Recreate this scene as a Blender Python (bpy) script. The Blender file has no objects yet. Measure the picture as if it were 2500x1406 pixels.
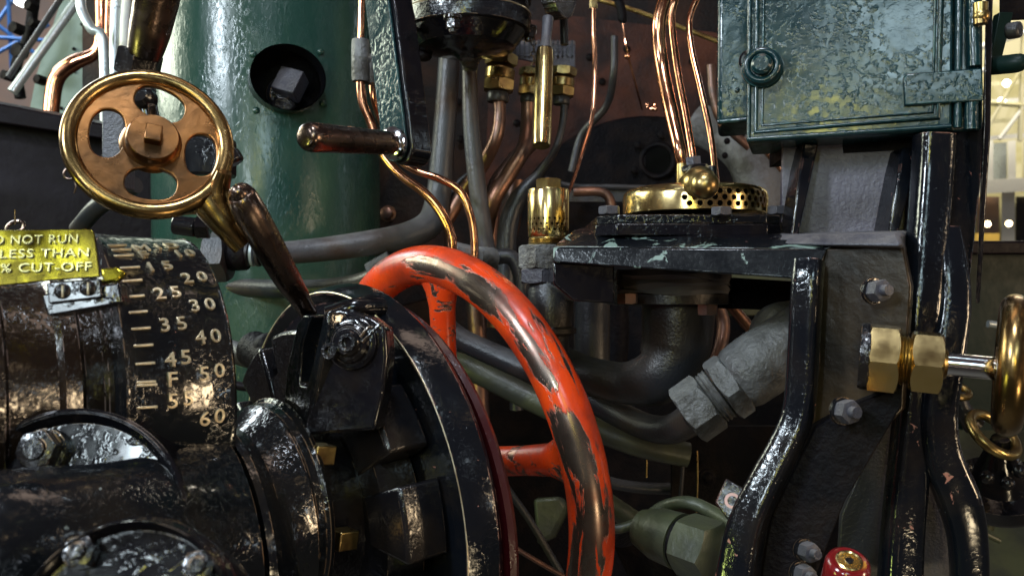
import bpy, bmesh, math, random
from mathutils import Vector, Matrix, noise
random.seed(4)
SC=bpy.context.scene
COL=SC.collection
F=2165.0                      # focal length in photo pixels (2500 wide)
CAMZ=1.5
# ------------------------------------------------------------------ camera, world, lamps
cam=bpy.data.cameras.new('camera'); cam.lens=36*F/2500; cam.sensor_width=36; cam.clip_start=.02; cam.clip_end=200
cam.dof.use_dof=True; cam.dof.focus_distance=.95; cam.dof.aperture_fstop=9
co=bpy.data.objects.new('camera',cam); COL.objects.link(co); co.location=(0,0,CAMZ); co.rotation_euler=(math.pi/2,0,0); SC.camera=co
SC.view_settings.view_transform='Standard'; SC.view_settings.look='None'; SC.view_settings.gamma=1; SC.view_settings.exposure=0.0
SC.view_settings.use_curve_mapping=False
w=bpy.data.worlds.new("World"); SC.world=w; w.use_nodes=True
def build_world():
    nt=w.node_tree; n=nt.nodes; n.clear(); L=nt.links
    out=n.new('ShaderNodeOutputWorld'); bg=n.new('ShaderNodeBackground'); tc=n.new('ShaderNodeTexCoord')
    bg.inputs[1].default_value=1.0
    def patch(scale,seed,lo,hi,colr,strength):
        m=n.new('ShaderNodeMapping'); m.inputs['Location'].default_value=(seed,seed*1.7,seed*.3); m.inputs['Scale'].default_value=scale
        L.new(tc.outputs['Generated'],m.inputs['Vector'])
        v=n.new('ShaderNodeTexVoronoi'); v.distance='CHEBYCHEV'; v.inputs['Scale'].default_value=1.0; v.inputs['Randomness'].default_value=.9
        L.new(m.outputs[0],v.inputs['Vector'])
        r=n.new('ShaderNodeMapRange'); r.inputs[1].default_value=hi; r.inputs[2].default_value=lo; r.inputs[3].default_value=0; r.inputs[4].default_value=strength
        L.new(v.outputs['Distance'],r.inputs[0])
        mx=n.new('ShaderNodeVectorMath'); mx.operation='SCALE'; mx.inputs[0].default_value=colr; L.new(r.outputs[0],mx.inputs['Scale'])
        return mx.outputs[0]
    outs=[patch((3.2,3.2,5),1.3,.06,.09,(.75,.9,1.0),9),
          patch((4.5,4.5,3.5),7.7,.06,.09,(1.0,.72,.42),5),
          patch((6,6,6),3.1,.04,.08,(.95,1.0,.6),3)]
    base=None
    for o in outs:
        if base is None: base=o
        else:
            a=n.new('ShaderNodeVectorMath'); a.operation='ADD'; L.new(base,a.inputs[0]); L.new(o,a.inputs[1]); base=a.outputs[0]
    a=n.new('ShaderNodeVectorMath'); a.operation='ADD'; L.new(base,a.inputs[0]); a.inputs[1].default_value=(.058,.045,.048)
    L.new(a.outputs[0],bg.inputs[0]); L.new(bg.outputs[0],out.inputs[0])
build_world()
def area(name,loc,target,sx,sy,power,colr):
    l=bpy.data.lights.new(name,'AREA'); l.shape='RECTANGLE'; l.size=sx; l.size_y=sy; l.energy=power; l.color=colr
    o=bpy.data.objects.new(name,l); COL.objects.link(o); o.location=loc
    o.rotation_euler=(Vector(target)-Vector(loc)).to_track_quat('-Z','Y').to_euler(); return o
area('hall_window_light',(-1.7,-.5,2.6),(-.1,1.2,1.4),.40,.40,44,(.78,.90,1.0))
area('roof_light',(-.1,.1,3.0),(.1,1.1,1.3),.25,.25,16,(.80,.88,1.0))
area('side_light',(-.7,-.9,1.9),(.5,1,1.75),.12,.4,6,(.78,.92,1.0))
area('box_glint_light',(.05,-.75,2.2),(.35,.9,1.75),.4,.25,4,(.66,.90,1.0))  # lamp added behind the camera to put glints on the green box
area('warm_hall_lamp',(2.1,-.1,1.5),(.2,1.2,1.2),.2,.5,13,(1.0,.74,.45))
area('warm_low_lamp',(.9,-.5,.6),(.3,1.2,1.2),.2,.2,4,(1.0,.80,.50))
area('green_hall_lamp',(-1.6,.2,1.0),(-.2,1,1.2),.2,.35,6,(.80,1.0,.25))
area('yellow_strip_lamp',(-.27,-1.0,1.85),(-.4,1.5,1.62),.07,.45,3.5,(1.0,.95,.25))
area('outer_window_light',(-2.1,1.75,2.45),(-.45,1.6,1.9),.9,.7,34,(.93,1.0,.80))
area('museum_roof_light_right',(6.2,9,7.5),(6,12,2),3,3,560,(1.0,.92,.74))
area('museum_roof_light_left',(-4.0,4.6,4.5),(-2.4,4.4,1.8),1.5,1.5,130,(.85,.95,1.0))
area('boiler_front_light',(.25,1.0,3.2),(.25,2.2,1.9),.8,.4,2.5,(1.0,.75,.6))

# ------------------------------------------------------------------ helpers
def V(*a): return Vector(a)
def W(px,py,Y): return Vector(((px-1250)/F*Y, Y, CAMZ-(py-703)/F*Y))
def S(px,Y): return px*Y/F
def plane(p0,n):
    n=Vector(n).normalized(); c=V(0,0,CAMZ)
    def f(px,py,off=0):
        d=Vector(((px-1250)/F,1,-(py-703)/F)); t=((p0+n*off)-c).dot(n)/d.dot(n); return c+d*t
    f.n=n; f.p=p0
    return f
def frame(axis,up=(0,0,1)):
    z=Vector(axis).normalized(); u=Vector(up)
    if abs(z.dot(u.normalized()))>.98: u=V(0,1,0)
    x=u.cross(z).normalized(); y=z.cross(x)
    return x,y,z
class MB:
    def __init__(s): s.v=[]; s.f=[]
    def quadring(s,rings,closed=True,cap0=True,cap1=True):
        b=len(s.v); n=len(rings[0])
        for r in rings: s.v+= [Vector(p) for p in r]
        for i in range(len(rings)-1):
            for j in range(n if closed else n-1):
                k=(j+1)%n; s.f.append((b+i*n+j,b+i*n+k,b+(i+1)*n+k,b+(i+1)*n+j))
        if cap0: s.f.append(tuple(b+j for j in range(n))[::-1])
        if cap1: s.f.append(tuple(b+(len(rings)-1)*n+j for j in range(n)))
        return s
    def lathe(s,o,axis,prof,seg=40,rot=0,up=(0,0,1),cap=True,a0=0,a1=None):
        x,y,z=frame(axis,up); R=[]
        for (h,r) in prof:
            R.append([o+z*h+(x*math.cos(t)+y*math.sin(t))*max(r,1e-5) for t in [rot+2*math.pi*k/seg for k in range(seg)]])
        return s.quadring(R,True,cap,cap)
    def loft(s,secs,seg=64):
        R=[]
        for (c,nrm,r) in secs:
            x,y,z=frame(nrm)
            R.append([c+(x*math.cos(t)+y*math.sin(t))*r for t in [2*math.pi*k/seg for k in range(seg)]])
        return s.quadring(R)
    def tube(s,pts,rad,seg=14,sub=6,caps=True,smooth=True,ell=None,sq=1):
        P=[Vector(p) for p in pts]
        rr=list(rad) if hasattr(rad,'__len__') else [rad]*len(P)
        if smooth and len(P)>2:
            Q=[];q=[]
            for i in range(len(P)-1):
                a=P[i-1] if i else P[0]*2-P[1]; b=P[i]; c=P[i+1]; d=P[i+2] if i+2<len(P) else P[-1]*2-P[-2]
                for k in range(sub):
                    t=k/sub; Q.append(.5*((2*b)+(c-a)*t+(2*a-5*b+4*c-d)*t*t+(3*b-a-3*c+d)*t**3)); q.append(rr[i]*(1-t)+rr[i+1]*t)
            Q.append(P[-1]); q.append(rr[-1]); P,rr=Q,q
        T=[(P[min(i+1,len(P)-1)]-P[max(i-1,0)]).normalized() for i in range(len(P))]
        x,y,_=frame(T[0]); R=[]
        for i,p in enumerate(P):
            t=T[i]; x=(x-t*x.dot(t)).normalized(); y=t.cross(x)
            e=ell or 1
            R.append([p+(x*math.copysign(abs(math.cos(a))**sq,math.cos(a))+y*math.copysign(abs(math.sin(a))**sq,math.sin(a))*e)*rr[i] for a in [2*math.pi*k/seg for k in range(seg)]])
        return s.quadring(R,True,caps,caps)
    def torus(s,c,axis,R,r,seg=72,ms=18,sx=1):
        x,y,z=frame(axis); b=len(s.v)
        for i in range(seg):
            t=2*math.pi*i/seg; d=x*math.cos(t)+y*math.sin(t)
            for j in range(ms):
                a=2*math.pi*j/ms; s.v.append(c+d*(R+r*math.cos(a))+z*(r*sx*math.sin(a)))
        for i in range(seg):
            for j in range(ms):
                s.f.append((b+i*ms+j,b+((i+1)%seg)*ms+j,b+((i+1)%seg)*ms+(j+1)%ms,b+i*ms+(j+1)%ms))
        return s
    def hexa(s,f4,b4):
        b=len(s.v); s.v+=[Vector(p) for p in f4]+[Vector(p) for p in b4]
        s.f+=[(b,b+1,b+2,b+3),(b+7,b+6,b+5,b+4)]
        for i in range(4):
            j=(i+1)%4; s.f.append((b+i,b+4+i,b+4+j,b+j))
        return s
    def slab(s,outline,n,th):
        n=Vector(n).normalized(); k=len(outline)
        return s.quadring([[p for p in outline],[p-n*th for p in outline]])
    def box(s,c,sx,sy,sz,axes=None):
        x,y,z=axes or (V(1,0,0),V(0,1,0),V(0,0,1))
        q=[(-1,-1),(1,-1),(1,1),(-1,1)]
        return s.hexa([c+x*a*sx/2+z*b*sz/2-y*sy/2 for a,b in q],[c+x*a*sx/2+z*b*sz/2+y*sy/2 for a,b in q])
    def ball(s,c,r,seg=24,axis=(0,0,1),sq=1):
        return s.lathe(c,axis,[(-r*sq*math.cos(math.pi*i/14),r*math.sin(math.pi*i/14)) for i in range(15)],seg)
    def hexnut(s,o,axis,r,h,rot=0,sides=6,up=(0,0,1)):
        # chamfered nut: base at o, along axis
        x,y,z=frame(axis,up); N=sides*6; rin=r*math.cos(math.pi/sides)
        def rr(t):
            a=(t-rot)%(2*math.pi/sides)-math.pi/sides; return rin/math.cos(a)
        A=[2*math.pi*k/N+rot for k in range(N)]
        def ring(hh,cl): return [o+z*hh+(x*math.cos(t)+y*math.sin(t))*min(rr(t),cl) for t in A]
        lo=rin*.99
        R=[ring(0,lo),]
        def capz(t,base,sgn): # chamfer height depends on excess radius
            return base+sgn*(rr(t)-lo)*.58
        R.append([o+z*capz(t,0,1)+(x*math.cos(t)+y*math.sin(t))*rr(t) for t in A])
        R.append([o+z*capz(t,h,-1)+(x*math.cos(t)+y*math.sin(t))*rr(t) for t in A])
        R.append(ring(h,lo))
        return s.quadring(R)
    def mesh(s,name,off,angle=35):
        m=bpy.data.meshes.new(name); m.from_pydata([p-off for p in s.v],[],s.f); m.validate()
        bm=bmesh.new(); bm.from_mesh(m); bmesh.ops.recalc_face_normals(bm,faces=bm.faces); bm.to_mesh(m); bm.free()
        m.shade_smooth(); m.set_sharp_from_angle(angle=math.radians(angle)); return m
def wloc(o):
    p=Vector(o.location)
    while o.parent: o=o.parent; p+=o.location
    return p
def tag(o,label=None,cat=None,group=None,kind=None):
    if label: o['label']=label
    if cat: o['category']=cat
    if group: o['group']=group
    if kind: o['kind']=kind
    return o
def obj(name,mb,mat,parent=None,bev=0,angle=35,bseg=2):
    n=len(mb.v); lo=Vector([min(p[i] for p in mb.v) for i in range(3)]); hi=Vector([max(p[i] for p in mb.v) for i in range(3)])
    c=(lo+hi)/2
    if parent is None: c.z=lo.z
    o=bpy.data.objects.new(name,mb.mesh(name,c,angle)); COL.objects.link(o)
    if parent: o.parent=parent; o.location=c-wloc(parent)
    else: o.location=c
    o.data.materials.append(mat)
    if bev:
        b=o.modifiers.new('bevel','BEVEL'); b.width=bev; b.segments=bseg; b.limit_method='ANGLE'; b.angle_limit=math.radians(40)
    return o
def thing(name,label,cat,loc,group=None):
    o=bpy.data.objects.new(name,None); COL.objects.link(o); o.location=loc; o.empty_display_size=.02
    return tag(o,label,cat,group)
def boolean(o,cut_mb):
    c=bpy.data.objects.new('cut',cut_mb.mesh('cut',V(0,0,0))); COL.objects.link(c)
    md=o.modifiers.new('b','BOOLEAN'); md.operation='DIFFERENCE'; md.object=c; md.solver='EXACT'
    bpy.context.view_layer.update(); dg=bpy.context.evaluated_depsgraph_get()
    me=bpy.data.meshes.new_from_object(o.evaluated_get(dg)); o.modifiers.clear()
    old=o.data; o.data=me; me.name=o.name; bpy.data.objects.remove(c)
    me.set_sharp_from_angle(angle=math.radians(35))
def text_mb(txt,size,place,th,sp=1.0):
    cu=bpy.data.curves.new('t','FONT'); cu.body=txt; cu.size=size; cu.extrude=th/2; cu.align_x='CENTER'; cu.align_y='CENTER'; cu.resolution_u=3; cu.space_character=sp
    cu.bevel_depth=size*.01; cu.offset=-size*.012*(1 if th<.0015 else 0); cu.bevel_resolution=1
    o=bpy.data.objects.new('t',cu); COL.objects.link(o); bpy.context.view_layer.update()
    me=bpy.data.meshes.new_from_object(o.evaluated_get(bpy.context.evaluated_depsgraph_get()))
    mb=MB(); mb.v=[place(v.co) for v in me.vertices]; mb.f=[tuple(p.vertices) for p in me.polygons]
    bpy.data.objects.remove(o); return mb

def pipe(name,pts,rpx,mm,label,cat='pipe',seg=18,group=None,ends=None):
    mb=MB(); rr=rpx if hasattr(rpx,'__len__') else [rpx]*len(pts)
    mb.tube([W(*p) for p in pts],[S(r,p[2]) for r,p in zip(rr,pts)],seg,8)
    return tag(obj(name,mb,M[mm]),label,cat,group)
# ------------------------------------------------------------------ materials
def mat(name,base,metal=0,rough=.4,bump=(60,.1),var=None,chips=None,stretch=(1,1,1),rvar=.05,coat=0,spec=.5,edge=None,speck=None,dust=None,emit=None,fine=None):
    m=bpy.data.materials.new(name); m.use_nodes=True; nt=m.node_tree; n=nt.nodes; L=nt.links; b=n['Principled BSDF']
    tc=n.new('ShaderNodeTexCoord'); mp=n.new('ShaderNodeMapping'); mp.inputs['Scale'].default_value=stretch; L.new(tc.outputs['Object'],mp.inputs[0])
    def nz(scale,det=4,dist=0,r=.55,off=0):
        t=n.new('ShaderNodeTexNoise'); t.inputs['Scale'].default_value=scale; t.inputs['Detail'].default_value=det; t.inputs['Roughness'].default_value=r; t.inputs['Distortion'].default_value=dist
        if off:
            q=n.new('ShaderNodeMapping'); q.inputs['Location'].default_value=(off,off,off); L.new(mp.outputs[0],q.inputs[0]); L.new(q.outputs[0],t.inputs['Vector'])
        else: L.new(mp.outputs[0],t.inputs['Vector'])
        return t.outputs['Fac']
    def rng(s,a,b_,c=0,d=1):
        r=n.new('ShaderNodeMapRange'); r.inputs[1].default_value=a; r.inputs[2].default_value=b_; r.inputs[3].default_value=c; r.inputs[4].default_value=d; L.new(s,r.inputs[0]); return r.outputs[0]
    def mixc(f,a,bb):
        x=n.new('ShaderNodeMix'); x.data_type='RGBA'; L.new(f,x.inputs['Factor'])
        for i,v in ((6,a),(7,bb)):
            if isinstance(v,tuple): x.inputs[i].default_value=v+(1,)
            else: L.new(v,x.inputs[i])
        return x.outputs[2]
    def mixf(f,a,bb):
        x=n.new('ShaderNodeMix'); x.data_type='FLOAT'; L.new(f,x.inputs['Factor'])
        for i,v in ((2,a),(3,bb)):
            if isinstance(v,(int,float)): x.inputs[i].default_value=v
            else: L.new(v,x.inputs[i])
        return x.outputs[0]
    c=base; met=float(metal)
    if var:
        col2,sc,a,bb=var; c=mixc(rng(nz(sc,6,.4),a,bb),base,col2)
    rg=rng(nz(35,5,0,.6,3.1),.3,.7,max(.03,rough-rvar),min(1,rough+rvar))
    h=nz(bump[0],3 if coat else 5,.2)
    if coat:
        h1=rng(h,.50,.80,0,1.0); hm=n.new('ShaderNodeMath'); hm.operation='MULTIPLY'; L.new(h1,hm.inputs[0]); L.new(rng(nz(16,3,.5,.5,4.4),.42,.62,.12,1),hm.inputs[1]); h1=hm.outputs[0]; h2=nz(bump[0]*.22,2,0,.5,6.3); ad_=n.new('ShaderNodeMath'); ad_.operation='ADD'; L.new(h1,ad_.inputs[0]); L.new(h2,ad_.inputs[1]); h=ad_.outputs[0]
    height=h
    if chips:
        for ch in (chips if isinstance(chips,list) else [chips]):
            ccol,sc,thr,cm,cr,off=ch
            f=rng(nz(sc,8,.6,.62,off),thr,thr+.018)
            c=mixc(f,c if not isinstance(c,tuple) else c,ccol)
            met=mixf(f,met,cm); rg=mixf(f,rg,cr)
            height=mixf(f,height,rng(h,0,1,-.35,.25))
    if edge:
        bv=n.new('ShaderNodeBevel'); bv.samples=4; bv.inputs['Radius'].default_value=edge[2]
        gg=n.new('ShaderNodeNewGeometry'); dt=n.new('ShaderNodeVectorMath'); dt.operation='DOT_PRODUCT'; L.new(bv.outputs[0],dt.inputs[0]); L.new(gg.outputs['Normal'],dt.inputs[1])
        e1=rng(dt.outputs['Value'],.985,.93,0,1); em=n.new('ShaderNodeMath'); em.operation='MULTIPLY'; L.new(e1,em.inputs[0]); L.new(rng(nz(45,6,.4,.65,12),.49,.57),em.inputs[1])
        c=mixc(em.outputs[0],c,edge[0]); met=mixf(em.outputs[0],met,edge[1]); rg=mixf(em.outputs[0],rg,.4)
    if dust:
        dcol,amt=dust
        g=n.new('ShaderNodeNewGeometry'); sp=n.new('ShaderNodeSeparateXYZ'); L.new(g.outputs['Normal'],sp.inputs[0])
        up=rng(sp.outputs['Z'],.1,.9,0,amt); mm=n.new('ShaderNodeMath'); mm.operation='MULTIPLY'; L.new(up,mm.inputs[0]); L.new(rng(nz(25,6,.3,.6,9),.3,.6),mm.inputs[1])
        c=mixc(mm.outputs[0],c,dcol); rg=mixf(mm.outputs[0],rg,.8)
    if isinstance(c,tuple): b.inputs['Base Color'].default_value=c+(1,)
    else: L.new(c,b.inputs['Base Color'])
    if isinstance(met,float): b.inputs['Metallic'].default_value=met
    else: L.new(met,b.inputs['Metallic'])
    L.new(rg,b.inputs['Roughness'])
    b.inputs['Specular IOR Level'].default_value=spec; b.inputs['Coat Weight'].default_value=coat; b.inputs['Coat Roughness'].default_value=.12
    if emit: b.inputs['Emission Color'].default_value=emit[0]+(1,); b.inputs['Emission Strength'].default_value=emit[1]
    bp=n.new('ShaderNodeBump'); bp.inputs['Strength'].default_value=bump[1]; bp.inputs['Distance'].default_value=.004; L.new(height,bp.inputs['Height'])
    L.new(bp.outputs[0],b.inputs['Normal'])
    if coat: L.new(bp.outputs[0],b.inputs['Coat Normal'])
    return m
PINK=(.32,.13,.10); STEELC=(.30,.27,.24)
M={}
EDG=((.34,.22,.13),.8,.0016)
M['black']=mat('glossy_black_paint',(.004,.005,.0065),0,.13,(230,.24),coat=.3,var=((.012,.010,.008),14,.5,.7),chips=[(PINK,70,.735,0,.6,2.2),((.12,.15,.15),50,.70,0,.5,7.7)],edge=EDG)
M['blackchip']=mat('chipped_black_paint',(.004,.005,.0075),0,.13,(230,.12),coat=.12,var=((.014,.011,.010),10,.52,.7),chips=[(PINK,60,.68,0,.6,5.2),((.13,.15,.16),90,.70,0,.5,1.7)],edge=((.30,.15,.12),.2,.0022))
M['blackflake']=mat('flaked_black_edge_paint',(.005,.006,.008),0,.2,(260,.10),coat=.05,chips=[((.17,.24,.21),34,.59,0,.5,1.7),(PINK,14,.66,0,.6,5.2)],edge=((.45,.5,.52),.5,.0014))
M['blacksmooth']=mat('smooth_black_paint',(.004,.004,.006),0,.15,(120,.16),coat=.2,var=((.012,.009,.008),20,.5,.7),edge=((.22,.18,.16),.6,.0012))
M['matte']=mat('matte_black',(.004,.0036,.005),0,.5,(160,.5),spec=.07,var=((.010,.007,.007),18,.45,.65))  # plain matte black, slightly browner in random patches
M['oily']=mat('oily_cast_iron',(.006,.006,.008),.1,.2,(420,.22),coat=.2,var=((.022,.016,.012),9,.5,.7),edge=EDG)
M['brownblack']=mat('brown_stained_black',(.007,.005,.004),.0,.16,(260,.3),coat=.15,var=((.024,.014,.009),7,.42,.66),chips=((.1,.06,.05),50,.69,0,.5,4),edge=((.3,.22,.2),.5,.0016))
M['green']=mat('green_cab_paint',(.003,.018,.023),0,.2,(170,.2),var=((.005,.028,.032),7,.4,.65),coat=.08,chips=((.03,.02,.02),40,.72,0,.5,3),edge=((.05,.14,.13),0,.0018),stretch=(1,1,1))
M['greendrum']=mat('green_casing_paint',(.010,.042,.032),0,.26,(150,.2),coat=.15,var=((.045,.085,.05),5,.46,.70),chips=((.22,.25,.20),30,.72,0,.5,3),stretch=(1.2,1.2,.5))
M['greendark']=mat('dark_green_paint',(.004,.013,.011),0,.4,(60,.1),spec=.15)
M['bronze']=mat('worn_bronze',(.36,.22,.085),1,.24,(75,.08),var=((.16,.11,.045),13,.4,.62),chips=((.75,.55,.25),40,.67,1,.2,3))
M['bronzeface']=mat('cast_bronze_web',(.36,.16,.055),1,.30,(60,.12),var=((.11,.06,.03),16,.40,.62))
M['brass']=mat('polished_brass',(.80,.60,.27),1,.2,(30,.05),var=((.60,.42,.14),11,.45,.7),rvar=.08)
M['brassplate']=mat('lacquered_brass_plate',(.66,.56,.05),1,.2,(22,.03),var=((.25,.20,.03),28,.44,.56),rvar=.12)
M['brassletter']=mat('raised_brass_letter',(.88,.80,.36),1,.25,(40,.1))
M['scaleletter']=mat('scale_numeral_brass',(.78,.68,.48),.7,.32,(90,.2),var=((.42,.30,.17),60,.4,.7))
M['darkrelief']=mat('letter_shade_patina',(.03,.022,.006),.3,.45,(60,.2))  # patina-dark offset copy of the letters, standing in for their shadow
M['brassdull']=mat('dull_brass',(.48,.36,.14),1,.3,(60,.2),var=((.25,.16,.07),25,.4,.65))
M['copper']=mat('copper_tube',(.78,.36,.20),1,.17,(30,.1),var=((.45,.18,.10),9,.45,.7),rvar=.1)
M['copperdull']=mat('dull_copper',(.30,.15,.10),.9,.4,(60,.3),var=((.12,.09,.08),14,.4,.65))
M['steel']=mat('bright_steel',(.78,.78,.80),1,.1,(30,.03),rvar=.05)
M['grip']=mat('handled_steel',(.17,.12,.095),1,.27,(60,.2),var=((.12,.085,.07),16,.4,.62),rvar=.1)
M['grey']=mat('dusty_grey_pipe',(.075,.074,.08),.15,.36,(220,.25),var=((.06,.038,.028),7,.42,.60),chips=((.16,.16,.16),45,.68,0,.6,3),dust=((.20,.19,.19),.6))
M['greydark']=mat('dark_pipe',(.022,.023,.028),.2,.34,(260,.2),var=((.045,.034,.028),9,.45,.66),dust=((.10,.10,.105),.5))
M['fitting']=mat('dusty_cast_fitting',(.15,.15,.155),.1,.42,(110,.9),var=((.05,.045,.042),13,.42,.6),chips=((.42,.40,.33),30,.70,0,.7,6),dust=((.30,.30,.29),.6))
M['olive']=mat('olive_fitting',(.06,.068,.035),.1,.42,(60,.35),var=((.035,.04,.03),12,.42,.62))  # olive base with random darker patches
M['rust']=mat('rusty_boiler_plate',(.010,.008,.009),0,.5,(120,.5),spec=.12,var=((.05,.022,.013),5,.45,.7))
M['rustred']=mat('heat_browned_plate',(.075,.026,.016),0,.5,(120,.5),spec=.15,var=((.018,.010,.010),8,.38,.62))
M['violetgrey']=mat('violet_grey_paint',(.05,.05,.068),0,.38,(260,.35),var=((.04,.038,.046),12,.4,.65),dust=((.2,.18,.17),.6))
M['rubber']=mat('grey_rubber',(.085,.08,.085),0,.55,(40,.2))
M['plum']=mat('plum_cab_paint',(.006,.003,.005),0,.45,(60,.3),spec=.15,var=((.02,.016,.024),6,.5,.75))
M['chrome']=mat('pale_conduit',(.5,.55,.56),.6,.3,(40,.1))
M['paleplate']=mat('pale_green_plate',(.26,.33,.30),.1,.45,(40,.3),var=((.16,.22,.20),6,.4,.65))
M['maroon']=mat('maroon_cap',(.16,.008,.01),0,.15,(20,.05),coat=.5)
M['white']=mat('museum_white',(.75,.74,.70),0,.6,(10,.05))
M['brick']=mat('museum_brown_wall',(.40,.24,.17),0,.8,(20,.3),var=((.28,.2,.17),2,.4,.6))
M['yellowwall']=mat('museum_yellow_wall',(.50,.46,.24),0,.7,(10,.1),var=((.66,.62,.42),1.2,.45,.55))
M['blue']=mat('blue_lattice',(.03,.12,.35),.2,.4,(30,.1))
M['lampglow']=mat('lamp_glow',(1,.9,.7),0,.5,(10,0),emit=((1,.75,.4),14))
M['skyglow']=mat('roof_lamp_glow',(1,1,1),0,.5,(10,0),emit=((1,.98,.9),7))
M['yellowfloor']=mat('yellow_counter',(.65,.45,.10),0,.5,(10,.05))
M['floor']=mat('museum_floor_grey',(.14,.13,.12),0,.5,(20,.1))
def red_mat():
    m=bpy.data.materials.new('worn_red_paint'); m.use_nodes=True; nt=m.node_tree; n=nt.nodes; L=nt.links; b=n['Principled BSDF']
    tc=n.new('ShaderNodeTexCoord'); at=n.new('ShaderNodeAttribute'); at.attribute_name='wear'
    cyl=n.new('ShaderNodeAttribute'); cyl.attribute_name='ringco'
    mp=n.new('ShaderNodeMapping'); mp.inputs['Scale'].default_value=(13,60,60); L.new(cyl.outputs['Vector'],mp.inputs[0])
    t=n.new('ShaderNodeTexNoise'); t.inputs['Scale'].default_value=1.0; t.inputs['Detail'].default_value=9; t.inputs['Roughness'].default_value=.66; t.inputs['Distortion'].default_value=.5; L.new(mp.outputs[0],t.inputs['Vector'])
    ad=n.new('ShaderNodeMath'); ad.operation='ADD'; L.new(t.outputs['Fac'],ad.inputs[0]); L.new(at.outputs['Fac'],ad.inputs[1])
    r=n.new('ShaderNodeMapRange'); r.inputs[1].default_value=.495; r.inputs[2].default_value=.54; L.new(ad.outputs[0],r.inputs[0])
    t2=n.new('ShaderNodeTexNoise'); t2.inputs['Scale'].default_value=30; t2.inputs['Detail'].default_value=5; L.new(tc.outputs['Object'],t2.inputs[0])
    cr=n.new('ShaderNodeMix'); cr.data_type='RGBA'; cr.inputs[6].default_value=(.62,.03,.008,1); cr.inputs[7].default_value=(.84,.085,.008,1); L.new(t2.outputs['Fac'],cr.inputs['Factor'])
    cs=n.new('ShaderNodeMix'); cs.data_type='RGBA'; cs.inputs[6].default_value=(.10,.06,.045,1); cs.inputs[7].default_value=(.36,.30,.25,1); L.new(t2.outputs['Fac'],cs.inputs['Factor'])
    mx=n.new('ShaderNodeMix'); mx.data_type='RGBA'; L.new(r.outputs[0],mx.inputs['Factor']); L.new(cr.outputs[2],mx.inputs[6]); L.new(cs.outputs[2],mx.inputs[7])
    t3=n.new('ShaderNodeTexNoise'); t3.inputs['Scale'].default_value=13; t3.inputs['Detail'].default_value=7; t3.inputs['Roughness'].default_value=.65; L.new(tc.outputs['Object'],t3.inputs[0])
    r3=n.new('ShaderNodeMapRange'); r3.inputs[1].default_value=.46; r3.inputs[2].default_value=.68; r3.inputs[3].default_value=0; r3.inputs[4].default_value=.75; L.new(t3.outputs['Fac'],r3.inputs[0])
    gm=n.new('ShaderNodeMix'); gm.data_type='RGBA'; L.new(r3.outputs[0],gm.inputs['Factor']); L.new(mx.outputs[2],gm.inputs[6]); gm.inputs[7].default_value=(.14,.018,.010,1); L.new(gm.outputs[2],b.inputs['Base Color'])
    r4=n.new('ShaderNodeMapRange'); r4.inputs[1].default_value=.35; r4.inputs[2].default_value=.7; r4.inputs[3].default_value=.18; r4.inputs[4].default_value=.42; L.new(t3.outputs['Fac'],r4.inputs[0]); L.new(r4.outputs[0],b.inputs['Roughness'])

    mm=n.new('ShaderNodeMath'); mm.operation='MULTIPLY'; mm.inputs[1].default_value=.9; L.new(r.outputs[0],mm.inputs[0]); L.new(mm.outputs[0],b.inputs['Metallic'])
    b.inputs['Roughness'].default_value=.25
    bp=n.new('ShaderNodeBump'); bp.inputs['Strength'].default_value=.35; bp.inputs['Distance'].default_value=.002; bp.invert=True; L.new(r.outputs[0],bp.inputs['Height']); L.new(bp.outputs[0],b.inputs['Normal'])
    return m
M['red']=red_mat()

# ------------------------------------------------------------------ museum hall seen past the cab
def struct(name,mb,m): 
    o=obj(name,mb,m); o['kind']='structure'; return o
mb=MB(); mb.box(V(0,10,-2.05),60,40,.1); struct('floor',mb,M['floor'])
r_=thing('museum_gallery','far museum gallery with white balcony and glass rail seen right of the cab','building',W(2450,400,12))
mb=MB(); mb.slab([W(2200,-100,13.5),W(3000,-100,13.5),W(3000,640,13.5),W(2200,640,13.5)],(0,-1,0),.2); obj('wall',mb,M['yellowwall'],r_)
mb=MB(); mb.hexa([W(2380,440,12),W(2700,425,12),W(2700,455,12),W(2380,475,12)],[W(2380,440,13),W(2700,425,13),W(2700,455,13),W(2380,475,13)]); obj('balcony_floor',mb,M['white'],r_)
for x in (2415,2470,2540): 
    mb=MB(); mb.hexa([W(x-10,345,12.02),W(x+10,343,12.02),W(x+10,440,12.02),W(x-10,440,12.02)],[W(x-10,345,12.1),W(x+10,343,12.1),W(x+10,440,12.1),W(x-10,440,12.1)]); obj('post',mb,M['white'],r_)
mb=MB(); mb.hexa([W(2445,455,12.3),W(2478,455,12.3),W(2478,620,12.3),W(2445,620,12.3)],[W(2445,455,12.8),W(2478,455,12.8),W(2478,620,12.8),W(2445,620,12.8)]); obj('column',mb,M['white'],r_)
for k,y in enumerate((190,235,282,322)):
    mb=MB(); mb.hexa([W(2300,y+20,11),W(2700,y-14,11),W(2700,y-2,11),W(2300,y+30,11)],[W(2300,y+20,11.2),W(2700,y-14,11.2),W(2700,y-2,11.2),W(2300,y+30,11.2)]); obj('ceiling_beam',mb,M['white'] if k%2 else M['yellowwall'],r_)
mb=MB(); mb.hexa([W(2380,570,11),W(2440,570,11),W(2440,590,11),W(2380,590,11)],[W(2380,570,11.5),W(2440,570,11.5),W(2440,590,11.5),W(2380,590,11.5)]); obj('counter',mb,M['yellowfloor'],r_)
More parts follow.
